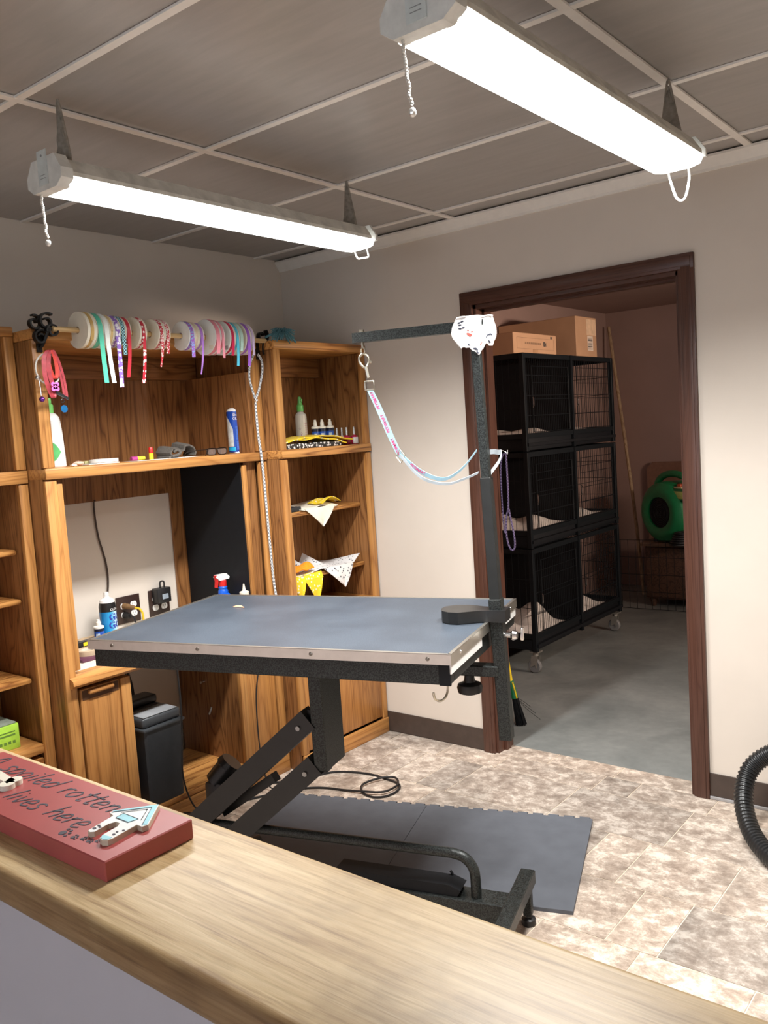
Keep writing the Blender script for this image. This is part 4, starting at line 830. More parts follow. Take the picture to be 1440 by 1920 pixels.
# outlets
DBR = plain('dark_brown_plate', (0.035, 0.018, 0.014), 0.35)
def outlet(y0, y1, z0, z1, label):
    r = root('wall_outlet', label, 'outlet', (0.0, (y0+y1)/2, (z0+z1)/2)); w, h = (y1-y0)/2, (z1-z0)/2
    g = G(); g.box(0.0005, 0.006, -w, w, -h, h, 0.002); part('cover_plate', g, DBR, r)
    for yy in (-w*0.42, w*0.42):
        for zz in (-h*0.36, h*0.30):
            g = G(); g.prism([(0.016*cos(t*pi/10), max(-0.0125, min(0.0125, 0.016*sin(t*pi/10)))) for t in range(20)], 0.006, 0.0085, M=Matrix(((0, 0, 1, 0), (1, 0, 0, yy), (0, 1, 0, zz), (0, 0, 0, 1)))); o = part('socket', g, WHITEPL, r)
            g = G(); g.box(0.0084, 0.009, yy-0.007, yy-0.0055, zz-0.001, zz+0.008); g.box(0.0084, 0.009, yy+0.0055, yy+0.007, zz-0.001, zz+0.007); g.cyl((0.0084, yy, zz-0.007), (0.009, yy, zz-0.007), 0.0024, n=8); part('slot', g, BLACKP, o)
    return r
outlet(-1.140, -1.022, 0.735, 0.852, 'dark brown four socket wall outlet behind the blue aerosol can'); outlet(-0.975, -0.866, 0.735, 0.852, 'dark brown wall outlet holding the black adapter')
pg = root('extension_plug', 'brown plug with yellow cord in the left wall outlet', 'plug', (0.0092, -1.106, 0.812))
g = G(); g.cyl((0, 0, 0), (0.022, 0.004, -0.001), 0.013, 0.012, n=14); g.cyl((0.022, 0.004, -0.001), (0.062, 0.014, -0.006), 0.012, 0.008, n=14); part('plug_body', g, plain('brown_rubber', (0.20, 0.11, 0.045), 0.6), pg)
g = G(); g.tube([(0.06, 0.013, -0.006), (0.082, 0.020, -0.010), (0.092, 0.026, -0.03), (0.090, 0.028, -0.07), (0.075, 0.03, -0.1125)], 0.0048, 8, smooth=4); part('cord', g, plain('yellow_cord', (0.72, 0.48, 0.02), 0.5), pg)
pk = root('power_plug', 'black round plug in the lower left socket behind the table', 'plug', (0.0092, -1.106, 0.772)); g = G(); g.cyl((0, 0, 0), (0.03, 0.006, -0.002), 0.015, 0.012, n=14); part('plug_body', g, RUBBERB, pk); g = G(); g.tube([(0.028, 0.005, -0.002), (0.05, 0.012, -0.01), (0.052, 0.02, -0.073)], 0.004, 8, smooth=4); part('cord', g, RUBBERB, pk)
ad_ = root('power_adapter', 'black adapter box with small grey window on the right outlet', 'adapter', (0.0092, -0.915, 0.80))
g = G(); g.box(0, 0.045, -0.045, 0.026, -0.005, 0.060, 0.004); part('case', g, RUBBERB, ad_); g = G(); g.box(0.045, 0.0456, -0.022, 0.010, 0.012, 0.034); part('window', g, plain('grey_window', (0.30, 0.36, 0.42), 0.2), ad_); g = G(); g.tube([(0.02, -0.012, 0.058), (0.02, -0.010, 0.085), (0.024, 0.006, 0.085), (0.022, 0.008, 0.060)], 0.0035, 8, smooth=5); part('cable_loop', g, RUBBERB, ad_)
g = G(); g.tube([(0.022, -1.205, 1.276), (0.012, -1.205, 1.268), (0.008, -1.203, 1.20), (0.010, -1.197, 1.12), (0.008, -1.182, 1.06), (0.009, -1.172, 1.00), (0.008, -1.170, 0.93), (0.012, -1.185, 0.85), (0.013, -1.19, 0.76), (0.014, -1.19, 0.702)], 0.0038, 8, smooth=6); single('electric_cable', g, plain('brown_cord', (0.05, 0.032, 0.025), 0.5), 'thin brown cord running down the beige wall inside the hutch', 'cord')
# left bookcase contents
gb = root('tissue_box', 'lime green carton on a low shelf of the left bookcase', 'carton', (0.20, -1.84, 0.4552))
g = G(); g.box(-0.07, 0.075, -0.17, 0.085, 0, 0.088, 0.002); part('carton', g, plain('lime_card', (0.36, 0.62, 0.06), 0.5), gb); g = G(); g.box(0.0752, 0.0756, -0.02, 0.070, 0.050, 0.056); g.box(0.0752, 0.0756, 0.0, 0.070, 0.062, 0.066)
for k in range(4): g.box(0.0752, 0.0756, 0.010+k*0.016, 0.020+k*0.016, 0.022, 0.032)
part('print', g, plain('dark_green_print', (0.10, 0.20, 0.03), 0.6), gb); g = G(); g.box(-0.068, 0.070, -0.165, 0.080, 0.0885, 0.094, 0.002); part('lid_flap', g, plain('grey_card', (0.20, 0.23, 0.18), 0.7), gb)
g = G(); g.box(0.165, 0.255, -1.90, -1.77, 1.1522, 1.163, 0.003); single('spiral_notebook', g, plain('black_cover', (0.02, 0.02, 0.02), 0.5), 'black covered booklet on the left bookcase shelf edge', 'booklet')
wc = root('white_jar', 'white jar at the very left edge on the bookcase upper shelf', 'jar', (0.27, -1.815, 1.4282)); lpart('body', [(0.034, 0), (0.036, 0.004), (0.036, 0.10), (0.030, 0.108)], WHITEPL, wc); lpart('lid', [(0.033, 0.108), (0.033, 0.128), (0.03, 0.131)], WHITEPL, wc)

# ================================================================== SHREDDER, CORDS
sh = root('paper_shredder', 'dark grey paper shredder bin under the desk', 'shredder', (0.335, -1.255, 0.1062))
DG = plain('dark_grey_plastic', (0.028, 0.032, 0.036), 0.4); 
g = G(); g.prism([(-0.115, -0.105), (0.105, -0.105), (0.112, -0.095), (0.112, 0.062), (0.105, 0.072), (-0.115, 0.072)], 0.0, 0.30); 
for v in g.bm.verts:
    if v.co.z < 0.01: v.co.x *= 0.86; v.co.y *= 0.90
part('bin', g, DG, sh, ang=25)
g = G(); g.box(-0.12, 0.118, -0.112, 0.080, 0.300, 0.312, 0.004); g.box(-0.118, 0.104, -0.106, 0.074, 0.312, 0.352, 0.012, 3); part('head', g, plain('charcoal_plastic', (0.045, 0.05, 0.055), 0.35), sh)
g = G(); g.box(0.0, 0.10, -0.098, 0.060, 0.3515, 0.356, 0.003); part('silver_deck', g, plain('silver_plastic', (0.36, 0.38, 0.40), 0.3, 0.3), sh)
g = G(); g.box(-0.03, -0.004, -0.09, 0.045, 0.352, 0.357, 0.001); part('feed_slot', g, BLACKP, sh); g = G(); g.box(-0.116, -0.035, -0.10, 0.07, 0.352, 0.386, 0.01, 3); part('paper_guide', g, BLACKP, sh)
g = G(); g.tube([(0.10, -1.20, 0.66), (0.10, -1.185, 0.58), (0.115, -1.175, 0.50), (0.135, -1.185, 0.45), (0.16, -1.21, 0.43)], 0.005, 8, smooth=5); g.tube([(0.09, -1.27, 0.60), (0.11, -1.22, 0.59), (0.13, -1.195, 0.52), (0.135, -1.188, 0.46)], 0.004, 8, smooth=4); single('electric_cable', g, RUBBERB, 'black cord dropping behind the paper shredder under the desk', 'cord')
g = G(); g.tube([(0.47, -1.205, 0.655), (0.475, -1.205, 0.50), (0.478, -1.215, 0.35), (0.475, -1.225, 0.20), (0.485, -1.20, 0.08), (0.52, -1.16, 0.006)], 0.0035, 8, smooth=5); single('electric_cable', g, RUBBERB, 'black cord hanging in front of the shredder', 'cord')
g = G(); g.tube([(0.470, -0.750, 0.655), (0.458, -0.760, 0.55), (0.452, -0.790, 0.42), (0.452, -0.800, 0.30), (0.47, -0.812, 0.15), (0.52, -0.83, 0.03), (0.56, -0.82, 0.005)], 0.003, 6, smooth=5); single('electric_cable', g, RUBBERB, 'thin dark cord down the front of the right desk pedestal', 'cord')

# ================================================================== GROOMING TABLE (local frame, rotated 16.3 degrees)
TA = radians(16.27)
GT = root('grooming_table', 'black lift grooming table with grey rubber top in the middle of the room', 'table', (1.2776, -1.2728, 0), TA)
U0, U1, V0, V1 = -0.590, 0.581, -0.353, 0.353
g = G(); g.box(U0, U1, V0, V1, 0.873, 0.901, 0.002, 1); part('table_top', g, TTOP, GT)
g = G(); t = 0.003
for a in ((U0-t, U1+t, V0-t, V0), (U0-t, U1+t, V1, V1+t), (U0-t, U0, V0, V1), (U1, U1+t, V0, V1)): g.box(a[0], a[1], a[2], a[3], 0.874, 0.903)
for a in ((U0-t, U1+t, V0-t, V0+0.007), (U0-t, U1+t, V1-0.007, V1+t), (U0-t, U0+0.007, V0, V1), (U1-0.007, U1+t, V0, V1)): g.box(a[0], a[1], a[2], a[3], 0.901, 0.9028)
rim_ = part('edge_trim', g, ALU, GT, smooth=False)
for uu_ in (-0.50, -0.19, 0.18, 0.52):
    g = G(); g.lathe([(0.0058, 0), (0.0052, 0.002), (0.0025, 0.0028), (0.0001, 0.002)], n=12, M=Matrix.Translation((uu_, V0-t, 0.8885)) @ Matrix.Rotation(radians(90), 4, 'X')); part('screw', g, plain('dark_screw', (0.25, 0.23, 0.20), 0.3, 1.0), rim_)
for vv_ in (-0.27, 0.27):
    g = G(); g.lathe([(0.0058, 0), (0.0052, 0.002), (0.0001, 0.003)], n=12, M=Matrix.Translation((U1+t, vv_, 0.8885)) @ Matrix.Rotation(radians(90), 4, 'Y')); part('screw', g, CHROME, rim_)
g = G()
for a in ((U0+0.012, U1-0.006, V0+0.006, V0+0.046), (U0+0.012, U1-0.006, V1-0.046, V1-0.006), (U0+0.012, U0+0.052, V0+0.046, V1-0.046), (U1-0.046, U1-0.006, V0+0.046, V1-0.046)): g.box(a[0], a[1], a[2], a[3], 0.818, 0.873, 0.002, 1)
part('apron_frame', g, HAMM, GT)
g = G(); g.box(U1-0.035, U1-0.0035, V0+0.0035, V0+0.012, 0.8165, 0.873, 0.001, 1); part('corner_cap', g, BLACKM, GT)
g = G(); g.box(U1-0.0062, U1+0.0005, V0+0.004, -0.06, 0.848, 0.873, 0.001, 1); part('white_edge_strip', g, WHITEPL, GT); g = G(); g.box(U1-0.0062, U1+0.0005, 0.11, 0.345, 0.848, 0.873, 0.001, 1); part('white_edge_strip', g, WHITEPL, GT)
VC = -0.16
g = G(); g.box(0.076, 0.120, VC-0.035, VC+0.095, 0.482, 0.873, 0.003, 1); part('column', g, HAMM, GT)
g = G(); g.box(-0.20, 0.30, VC-0.03, VC+0.03, 0.835, 0.872, 0.002, 1); g.box(0.06, 0.14, -0.31, 0.31, 0.84, 0.872, 0.002, 1); part('top_bracket', g, BLACKP, GT)
def lift_arm(u0, z0, u1, z1):
    g = G(); d = Vector((u1-u0, 0, z1-z0)).normalized(); n = Vector((d.z, 0, -d.x))
    g.bar((u0, VC-0.012, z0), (u1, VC-0.012, z1), 0.052, 0.066, up=tuple(-n if n.z < 0 else n)); return g
AR = [((0.068, 0.641), (-0.420, 0.225)), ((0.080, 0.500), (-0.408, 0.084))]
for (a, b_) in AR:
    o = part('lift_arm', lift_arm(a[0], a[1], b_[0], b_[1]), plain('satin_black_steel', (0.013, 0.013, 0.013), 0.42), GT)
    d = Vector((b_[0]-a[0], 0, b_[1]-a[1])).normalized(); c = Vector((a[0], VC-0.0385, a[1]))+d*0.045
    g = G(); g.cyl(c, c+Vector((0, -0.004, 0)), 0.0075, n=12); part('pivot_bolt', g, plain('grey_bolt', (0.35, 0.35, 0.34), 0.35, 0.8), o)
    g = G(); g.box(a[0]-0.010, a[0]+0.030, VC-0.022, VC+0.022, a[1]-0.03, a[1]+0.025, 0.004); part('pivot_lug', g, BLACKP, GT)
g = G(); g.box(-0.47, -0.36, VC-0.055, VC-0.042, 0.03, 0.26, 0.004); g.box(-0.47, -0.36, VC+0.030, VC+0.043, 0.03, 0.26, 0.004); part('base_bracket', g, BLACKP, GT)
g = G(); g.cyl((-0.375, VC+0.105, 0.345), (-0.335, VC+0.125, 0.395), 0.040, n=20); g.cyl((-0.335, VC+0.125, 0.395), (-0.322, VC+0.131, 0.411), 0.046, 0.040, n=20); g.box(-0.40, -0.335, VC+0.07, VC+0.125, 0.27, 0.355, 0.008); g.bar((-0.37, VC+0.10, 0.30), (-0.40, VC+0.035, 0.20), 0.03, 0.03)
part('lift_motor', g, plain('black_cast_metal', (0.02, 0.021, 0.022), 0.3, 0.3), GT); g = G(); g.bar((-0.32, VC+0.06, 0.27), (-0.10, VC+0.035, 0.42), 0.03, 0.03); part('lift_screw', g, BLACKP, GT)
g = G(); g.cyl((-0.26, VC+0.06, 0.135), (-0.22, VC+0.11, 0.145), 0.032, n=18); g.ball((-0.29, VC+0.05, 0.12), 0.022); part('drive_wheel', g, plain('grey_cast_metal', (0.14, 0.14, 0.13), 0.35, 0.5), GT)
g = G(); g.box(-0.58, 0.655, VC-0.038, VC+0.038, 0.085, 0.145, 0.003, 1); part('base_beam', g, HAMM, GT)
for uu_ in (0.668, -0.56):
    g = G(); g.box(uu_-0.022, uu_+0.022, VC-0.20, VC+0.155, 0.118, 0.160, 0.003, 1); part('cross_foot', g, HAMM, GT)
    for vv_ in (VC+0.132, VC-0.18):
        g = G(); g.box(uu_-0.013, uu_+0.013, vv_-0.013, vv_+0.013, 0.030, 0.116, 0.002, 1); lg = part('leg', g, HAMM, GT)
        g = G(); g.lathe([(0.020, 0.0), (0.022, 0.004), (0.021, 0.018), (0.010, 0.024), (0.008, 0.032)], (uu_, vv_, 0), 18); part('levelling_pad', g, RUBBERB, lg)
g = G(); VB = VC-0.01
g.tube([(0.556, VB, 0.140), (0.556, VB, 0.200), (0.551, VB, 0.230), (0.531, VB, 0.255), (0.499, VB, 0.266), (0.42, VB, 0.267), (-0.12, VB, 0.262), (-0.44, VB, 0.255), (-0.49, VB, 0.24), (-0.51, VB, 0.20), (-0.51, VB, 0.14)], 0.0150, 12, smooth=5); part('foot_bar', g, HAMM, GT)
g = G(); g.prism([(0.10, 0.14), (0.50, 0.14), (0.515, 0.165), (0.48, 0.178), (0.12, 0.178)], VC-0.028, VC+0.034, M=Matrix(((1, 0, 0, 0), (0, 0, 1, 0), (0, 1, 0, 0), (0, 0, 0, 1)))); g.torus((0.45, VC+0.030, 0.172), (0, 1, 0), 0.025, 0.004, 16, 6, 0, pi); part('pedal_housing', g, BLACKM, GT)
g = G(); g.tube([(0.560, -0.325, 0.82), (0.560, -0.325, 0.800), (0.556, -0.333, 0.783), (0.547, -0.347, 0.776), (0.538, -0.361, 0.783), (0.535, -0.366, 0.797), (0.535, -0.366, 0.803)], 0.0032, 8, smooth=5); part('side_hook', g, BRASS, GT)
g = G(); g.sheet(lambda u, v: (-0.385+0.055*u, 0.147-0.012*u+0.007*v*sin(pi*u), 0.9022+0.006*sin(pi*u)*v), 8, 3, 0.0012); g.bm.transform(Matrix.Translation((1.2776, -1.2728, 0)) @ Matrix.Rotation(TA, 4, 'Z')); single('chew_scrap', g, plain('tan_chew', (0.62, 0.32, 0.18), 0.6), 'small curled tan chew scrap lying on the grooming table top', 'scrap')

# ================================================================== GROOMING ARM clamped on the right edge of the table
def tl(u, v, z): return Vector((1.2776+u*cos(TA)-v*sin(TA), -1.2728+u*sin(TA)+v*cos(TA), z))
GA = root('grooming_stand', 'tall black hammered steel grooming arm clamped to the table right edge', 'arm', tuple(tl(0.605, 0.034, 0.52)))
P0 = tl(0.605, 0.034, 0.90); TOPV = Vector((-0.018, -0.012, 0.86)).normalized()
def pp(z): return P0+TOPV*((z-0.90)/TOPV.z)
RotP = Vector((0, 0, 1)).rotation_difference(TOPV).to_matrix().to_4x4()
def postbox(z0, z1, w, bev=0.002):
    g = G(); a, b_ = pp(z0), pp(z1); L = (b_-a).length
    g.box(-w/2, w/2, -w/2, w/2, 0, L, bev, 1, M=Matrix.Translation(a) @ RotP @ Matrix.Rotation(TA, 4, 'Z')); return g
part('post', postbox(1.30, 1.765, 0.0255), HAMM, GA, True); part('post_sleeve', postbox(0.96, 1.33, 0.0320), plain('sleeve_black_steel', (0.022, 0.023, 0.022), 0.4, 0.3), GA, True); part('lower_sleeve', postbox(0.54, 0.97, 0.038), HAMM, GA, True)
g = G(); kM = Matrix.Translation((1.2776, -1.2728, 0)) @ Matrix.Rotation(TA, 4, 'Z') @ Matrix.Translation((-0.028, -0.024, 0))
poly = [(0.664, 0.030), (0.664, 0.092), (0.615, 0.092), (0.59, 0.088), (0.565, 0.098), (0.53, 0.108), (0.49, 0.102), (0.465, 0.078), (0.462, 0.045), (0.475, 0.015), (0.50, -0.002), (0.53, -0.006), (0.56, 0.012), (0.59, 0.028), (0.615, 0.030)]
g.prism(poly, 0.9030, 0.938, M=kM); part('clamp_plate', g, plain('black_cast_clamp', (0.016, 0.016, 0.016), 0.3), GA, True, ang=25)
g = G(); g.box(0.50, 0.632, 0.035, 0.080, 0.735, 0.768, 0.003, 1, M=kM); part('clamp_jaw', g, HAMM, GA, True)
g = G(); g.cyl((0.535, 0.058, 0.672), (0.535, 0.058, 0.818), 0.007, n=10); g.bm.transform(kM); part('clamp_screw', g, BRASS, GA, True)
g = G(); g.lathe([(0.014, 0.735), (0.016, 0.722), (0.018, 0.712), (0.036, 0.705), (0.039, 0.695), (0.036, 0.680), (0.02, 0.674)], (0.535, 0.058, 0), 20); g.bm.transform(kM); part('clamp_knob', g, RUBBERB, GA, True)
g = G(); g.cyl((0.652, 0.058, 0.860), (0.680, 0.058, 0.860), 0.008, n=10); g.lathe([(0.013, 0.672), (0.016, 0.678), (0.012, 0.690)], (0, 0.058, 0.860), 12, 'x'); g.box(0.680, 0.690, 0.052, 0.064, 0.855, 0.895, 0.003, M=Matrix.Translation((0.02, 0, -0.01))); g.bm.transform(kM); part('wing_screw', g, CHROME, GA, True)
AT = pp(1.768); AD = Vector((-0.965, -0.262, 0.008)).normalized(); AL = 0.385
AEnd = AT+AD*AL
g = G(); g.bar(AT-AD*0.03, AEnd, 0.0240, 0.0300); part('cross_arm', g, HAMM, GA, True)
g = G(); q = AEnd-AD*0.028; g.cyl(q+Vector((0, 0, -0.030)), q+Vector((0, 0, 0.022)), 0.004, n=8); g.cyl(q+Vector((0, 0, 0.015)), q+Vector((0, 0, 0.024)), 0.008, n=6); g.torus(q+Vector((0, 0, -0.040)), (0.3, 1, 0), 0.0105, 0.0028, 16, 6); part('eye_bolt', g, BRASS, GA, True)
# bandana wrapped on the arm corner
g = G(); random.seed(11)
cr = AT+Vector((0, 0, -0.012))
fdir = Vector((0.62, -0.78, 0)).normalized(); sdir = Vector((0.78, 0.62, 0))
def wrap(u, v):
    a = -1.1+2.2*u
    s_ = (u-0.5)*0.104; d = 0.028-0.030*abs(u-0.5)+0.004*sin(u*23+v*9)
    zz = 0.034+0.005*sin(pi*u)-v*(0.072+0.030*sin(pi*u)+0.009*sin(u*13+1)+0.002*sin(u*37))+0.003*sin(u*17)*v
    return cr+sdir*((s_*(1+0.30*sin(pi*v)*(1 if u < 0.5 else 0.55)-0.3*max(0, v-0.7))))+fdir*d+Vector((0, 0, zz))
g.sheet(wrap, 20, 14, 0.003)
g.sheet(lambda u, v: cr+sdir*((u-0.5)*0.104)+fdir*(0.026-0.055*v)+Vector((0, 0, 0.034-0.006*v+0.003*sin(u*9))), 14, 5, 0.003)
wb = root('wrapped_bandana', 'white print bandana wrapped over the grooming arm corner', 'bandana', tuple(cr+Vector((0, 0, -0.09)))); part('cloth', g, plain('bright_white_cloth', (0.88, 0.87, 0.86), 0.8, var=0.02), wb, True)
def cloth_dot(u, v, r, mat, n=10):
    pass
NAVYI = plain('navy_cloth_print', (0.03, 0.035, 0.06), 0.8); PINKI = plain('coral_cloth_print', (0.42, 0.09, 0.07), 0.8)
def blob(g, u, v, ru, rv):
    g.sheet(lambda a, b_: wrap(u+ru*a*cos(2*pi*b_), v+rv*a*sin(2*pi*b_))+fdir*0.0032, 3, 12, 0.001)
g = G()
for u, v in ((0.13, 0.18), (0.19, 0.15), (0.16, 0.26), (0.17, 0.38), (0.24, 0.36), (0.82, 0.70), (0.87, 0.66), (0.78, 0.74), (0.45, 0.93), (0.50, 0.90), (0.52, 0.96), (0.30, 0.92), (0.88, 0.90)): g = G(); blob(g, u, v, 0.035, 0.028); part('navy_print', g, NAVYI, wb, True)
for u, v, r in ((0.36, 0.56, 0.055), (0.34, 0.44, 0.02), (0.42, 0.46, 0.02), (0.62, 0.78, 0.03)): g = G(); blob(g, u, v, r, r*0.85); part('coral_print', g, PINKI, wb, True)

# ================================================================== GROOMING LOOP (leash) from the eye bolt to the post
HK = AEnd-AD*0.028+Vector((0, 0, -0.052))
LP = root('grooming_loop', 'pale blue lettered nylon grooming loop slung from arm end to post', 'leash', tuple(HK+Vector((0, 0, -0.32))))
SNAPM = BRASS
sd = Vector((0.80, 0.60, 0))       # across the view, roughly
B0 = HK+Vector((0.012, 0.006, -0.095))
g = G(); g.tube([HK+Vector((0, 0, 0.004)), HK+sd*-0.012+Vector((0, 0, -0.008)), HK+sd*-0.010+Vector((0, 0, -0.026)), HK+sd*0.006+Vector((0, 0, -0.040)), HK+sd*0.016+Vector((0, 0, -0.022)), HK+sd*0.013+Vector((0, 0, -0.004)), HK+Vector((0, 0, 0.004))], 0.0038, 8, smooth=4)
g.tube([HK+sd*0.006+Vector((0, 0, -0.036)), HK+sd*0.012+Vector((0, 0, -0.07))], 0.0055, 8); g.cyl(HK+sd*0.016+Vector((0, 0, -0.022)), HK+sd*0.024+Vector((0, 0, -0.024)), 0.004, n=8); part('snap_hook', g, SNAPM, LP, True)
g = G(); g.tube([B0+sd*-0.013+Vector((0, 0, 0.014)), B0+sd*0.013+Vector((0, 0, 0.014)), B0+sd*0.015+Vector((0, 0, -0.012)), B0+sd*-0.013+Vector((0, 0, -0.012))], 0.0030, 8, True); part('swivel_ring', g, SNAPM, LP, True)
PQ = pp(1.395)+Vector((0, 0, 0))
S0 = B0+Vector((0, 0, -0.010)); E0 = pp(1.40)+Vector((-0.02, -0.016, -0.012))
MID = S0.lerp(E0, 0.45)+Vector((0, 0, -0.158))
A1 = S0.lerp(E0, 0.26)+Vector((0, 0, -0.145))
up1 = catmull([S0, S0.lerp(A1, 0.33)+Vector((0, 0, 0.004)), S0.lerp(A1, 0.68)+Vector((0, 0, -0.002)), A1], 10)
WEB = plain('pale_blue_web', (0.36, 0.56, 0.66), 0.6, var=0.16, vs=25); PINKT = plain('pink_print', (0.75, 0.07, 0.24), 0.6)
tw = lambda t: (sd*cos(1.0*t)+Vector((0.5, -0.5, 0.7)).normalized()*sin(1.0*t))
w1 = [tw(i/(len(up1)-1))*0.019 for i in range(len(up1))]
g = G(); g.strip(up1, w1, 0.0016); part('upper_web', g, WEB, LP, True)
E1 = pp(1.41)+Vector((-0.018, -0.012, 0)); E2 = pp(1.345)+Vector((-0.018, -0.012, 0))
l1 = catmull([A1, A1.lerp(E1, 0.28)+Vector((0, 0, -0.056)), A1.lerp(E1, 0.56)+Vector((0, 0, -0.080)), A1.lerp(E1, 0.80)+Vector((0, 0, -0.052)), E1], 8)
l2 = catmull([A1, A1.lerp(E2, 0.30)+Vector((0, -0.012, -0.052)), A1.lerp(E2, 0.60)+Vector((0, -0.012, -0.055)), A1.lerp(E2, 0.82)+Vector((0, -0.01, -0.03)), E2], 8)
vw = Vector((0.25, -0.25, 0.85)).normalized()
g = G(); g.strip(l1, [(sd*0.3*(1-i/len(l1))+vw).normalized()*0.016*(1-0.55*i/len(l1)) for i in range(len(l1))], 0.0016); part('loop_web', g, WEB, LP, True)
g = G(); g.strip(l2, [(sd*0.3+vw).normalized()*0.009 for i in range(len(l2))], 0.0016); part('loop_web', g, plain('white_web', (0.46, 0.52, 0.56), 0.6), LP, True)
g = G(); dA = (l1[2]-up1[-3]).normalized(); cA = A1+dA*0.006; bA = (sd*0.5+vw).normalized()*0.014; g.tube([cA-dA*0.012-bA, cA+dA*0.012-bA, cA+dA*0.012+bA, cA-dA*0.012+bA], 0.0022, 6, True); part('slide_buckle', g, SNAPM, LP, True)
g = G(); Lq = pp(1.395)
g.strip(catmull([Lq+Vector((0.006, 0.022, 0.008)), Lq+Vector((0.022, 0.020, 0.008)), Lq+Vector((0.036, 0.016, 0.006)), Lq+Vector((0.05, 0.012, 0.004)), Lq+Vector((0.044, 0.006, -0.02)), Lq+Vector((0.022, -0.004, -0.05))], 5), [Vector((0, 0, 0.014))]*26, 0.0016); part('loop_end', g, plain('pale_web_end', (0.48, 0.53, 0.56), 0.6), LP, True)
def along(path, wids, off):
    L = [0.0]
    for a, b_ in zip(path, path[1:]): L.append(L[-1]+(b_-a).length)
    def fn(x, y, s0=0.0):
        s_ = min(max(s0+x, 0), L[-1]-1e-6); i = 0
        while L[i+1] < s_: i += 1
        f = (s_-L[i])/(L[i+1]-L[i]); p = path[i].lerp(path[i+1], f); w = wids[i].lerp(wids[i+1], f).normalized(); n = (path[i+1]-path[i]).cross(w).normalized()
        sg = 1 if n.dot(CAMP-p) > 0 else -1
        return p+w*y+n*sg*0.0012
    return fn, L[-1]
f1, L1 = along(up1, w1, 0)
for k in range(3):
    s0 = 0.035+k*0.078
    text_part('print', 'PETSMART', 0.0125, lambda x, y, s0=s0: f1(-x, -y*1.0, s0+0.004), PINKT, LP, True, bold=0.0004)
f2, L2 = along(l1, [(sd*0.3*(1-i/len(l1))+vw).normalized() for i in range(len(l1))], 0)
text_part('print', 'PETSMART', 0.012, lambda x, y: f2(x, y, 0.075), PINKT, LP, True, bold=0.0003)

# ================================================================== FLOOR: mat, cord, hose
mat_ = root('floor_mat', 'grey foam puzzle mat under the grooming table', 'mat', (0.607, -0.844, 0.0), radians(19.73))
FOAM = plain('grey_foam', (0.112, 0.122, 0.142), 0.75, var=0.08, vs=14, bmp=0.06)
def puzzle(L, Wd, x0):
    P = [(x0, -Wd)]; P.append((x0+L, -Wd)); P.append((x0+L, 0.0)); n = 11; st_ = L/n
    for i in range(n-1, -1, -1):
        c = x0+(i+0.5)*st_
        P += [(c+0.017, 0.0), (c+0.020, 0.012), (c-0.020, 0.012), (c-0.017, 0.0)]
    P.append((x0, 0.0)); return P
for i in range(2):
    g = G(); g.prism(puzzle(0.636, 0.625, i*0.6375), 0.0004, 0.0125); part('mat_tile', g, FOAM, mat_, smooth=False)
g = G(); g.tube([(x, y, 0.0048) for x, y in [(0.42, -0.88), (0.50, -0.76), (0.585, -0.68), (0.61, -0.603), (0.66, -0.535), (0.785, -0.49), (0.896, -0.493), (0.977, -0.511), (1.01, -0.565), (1.004, -0.629), (0.963, -0.664)]]+[(0.90, -0.655, 0.006), (0.852, -0.60, 0.010), (0.875, -0.52, 0.013), (0.927, -0.476, 0.012), (0.985, -0.53, 0.013), (0.978, -0.614, 0.012), (0.901, -0.655, 0.012), (0.802, -0.675, 0.0048), (0.715, -0.700, 0.0048), (0.64, -0.755, 0.0048), (0.57, -0.86, 0.0048), (0.52, -0.95, 0.0048)], 0.0046, 8, smooth=6)
single('electric_cable', g, RUBBERB, 'black cord looped on the tile floor behind the foam mat', 'cord')
hp = catmull([Vector(p) for p in [(3.05, -0.62, 0.035), (2.80, -0.60, 0.035), (2.58, -0.52, 0.035), (2.44, -0.43, 0.035), (2.355, -0.345, 0.055), (2.305, -0.27, 0.105), (2.290, -0.215, 0.165), (2.305, -0.175, 0.225), (2.36, -0.150, 0.275), (2.44, -0.145, 0.31), (2.56, -0.15, 0.32), (2.72, -0.17, 0.27), (2.86, -0.2, 0.14), (2.92, -0.22, 0.036)]], 16)
# resample evenly
Ls = [0]
for a, b_ in zip(hp, hp[1:]): Ls.append(Ls[-1]+(b_-a).length)
res = []; i = 0; NS = 520
for k in range(NS):
    s_ = Ls[-1]*k/(NS-1)*0.9999
    while Ls[i+1] < s_: i += 1
    res.append(hp[i].lerp(hp[i+1], (s_-Ls[i])/(Ls[i+1]-Ls[i])))
cnt = [0]
def hr(t): cnt[0] += 1; return 0.0325 if cnt[0] % 4 in (0, 1) else 0.0285
g = G(); g.tube(res, 0.03, 14, rf=hr); single('dryer_hose', g, plain('black_corrugated', (0.014, 0.015, 0.016), 0.33), 'black corrugated dryer hose curling up at the right edge', 'hose')

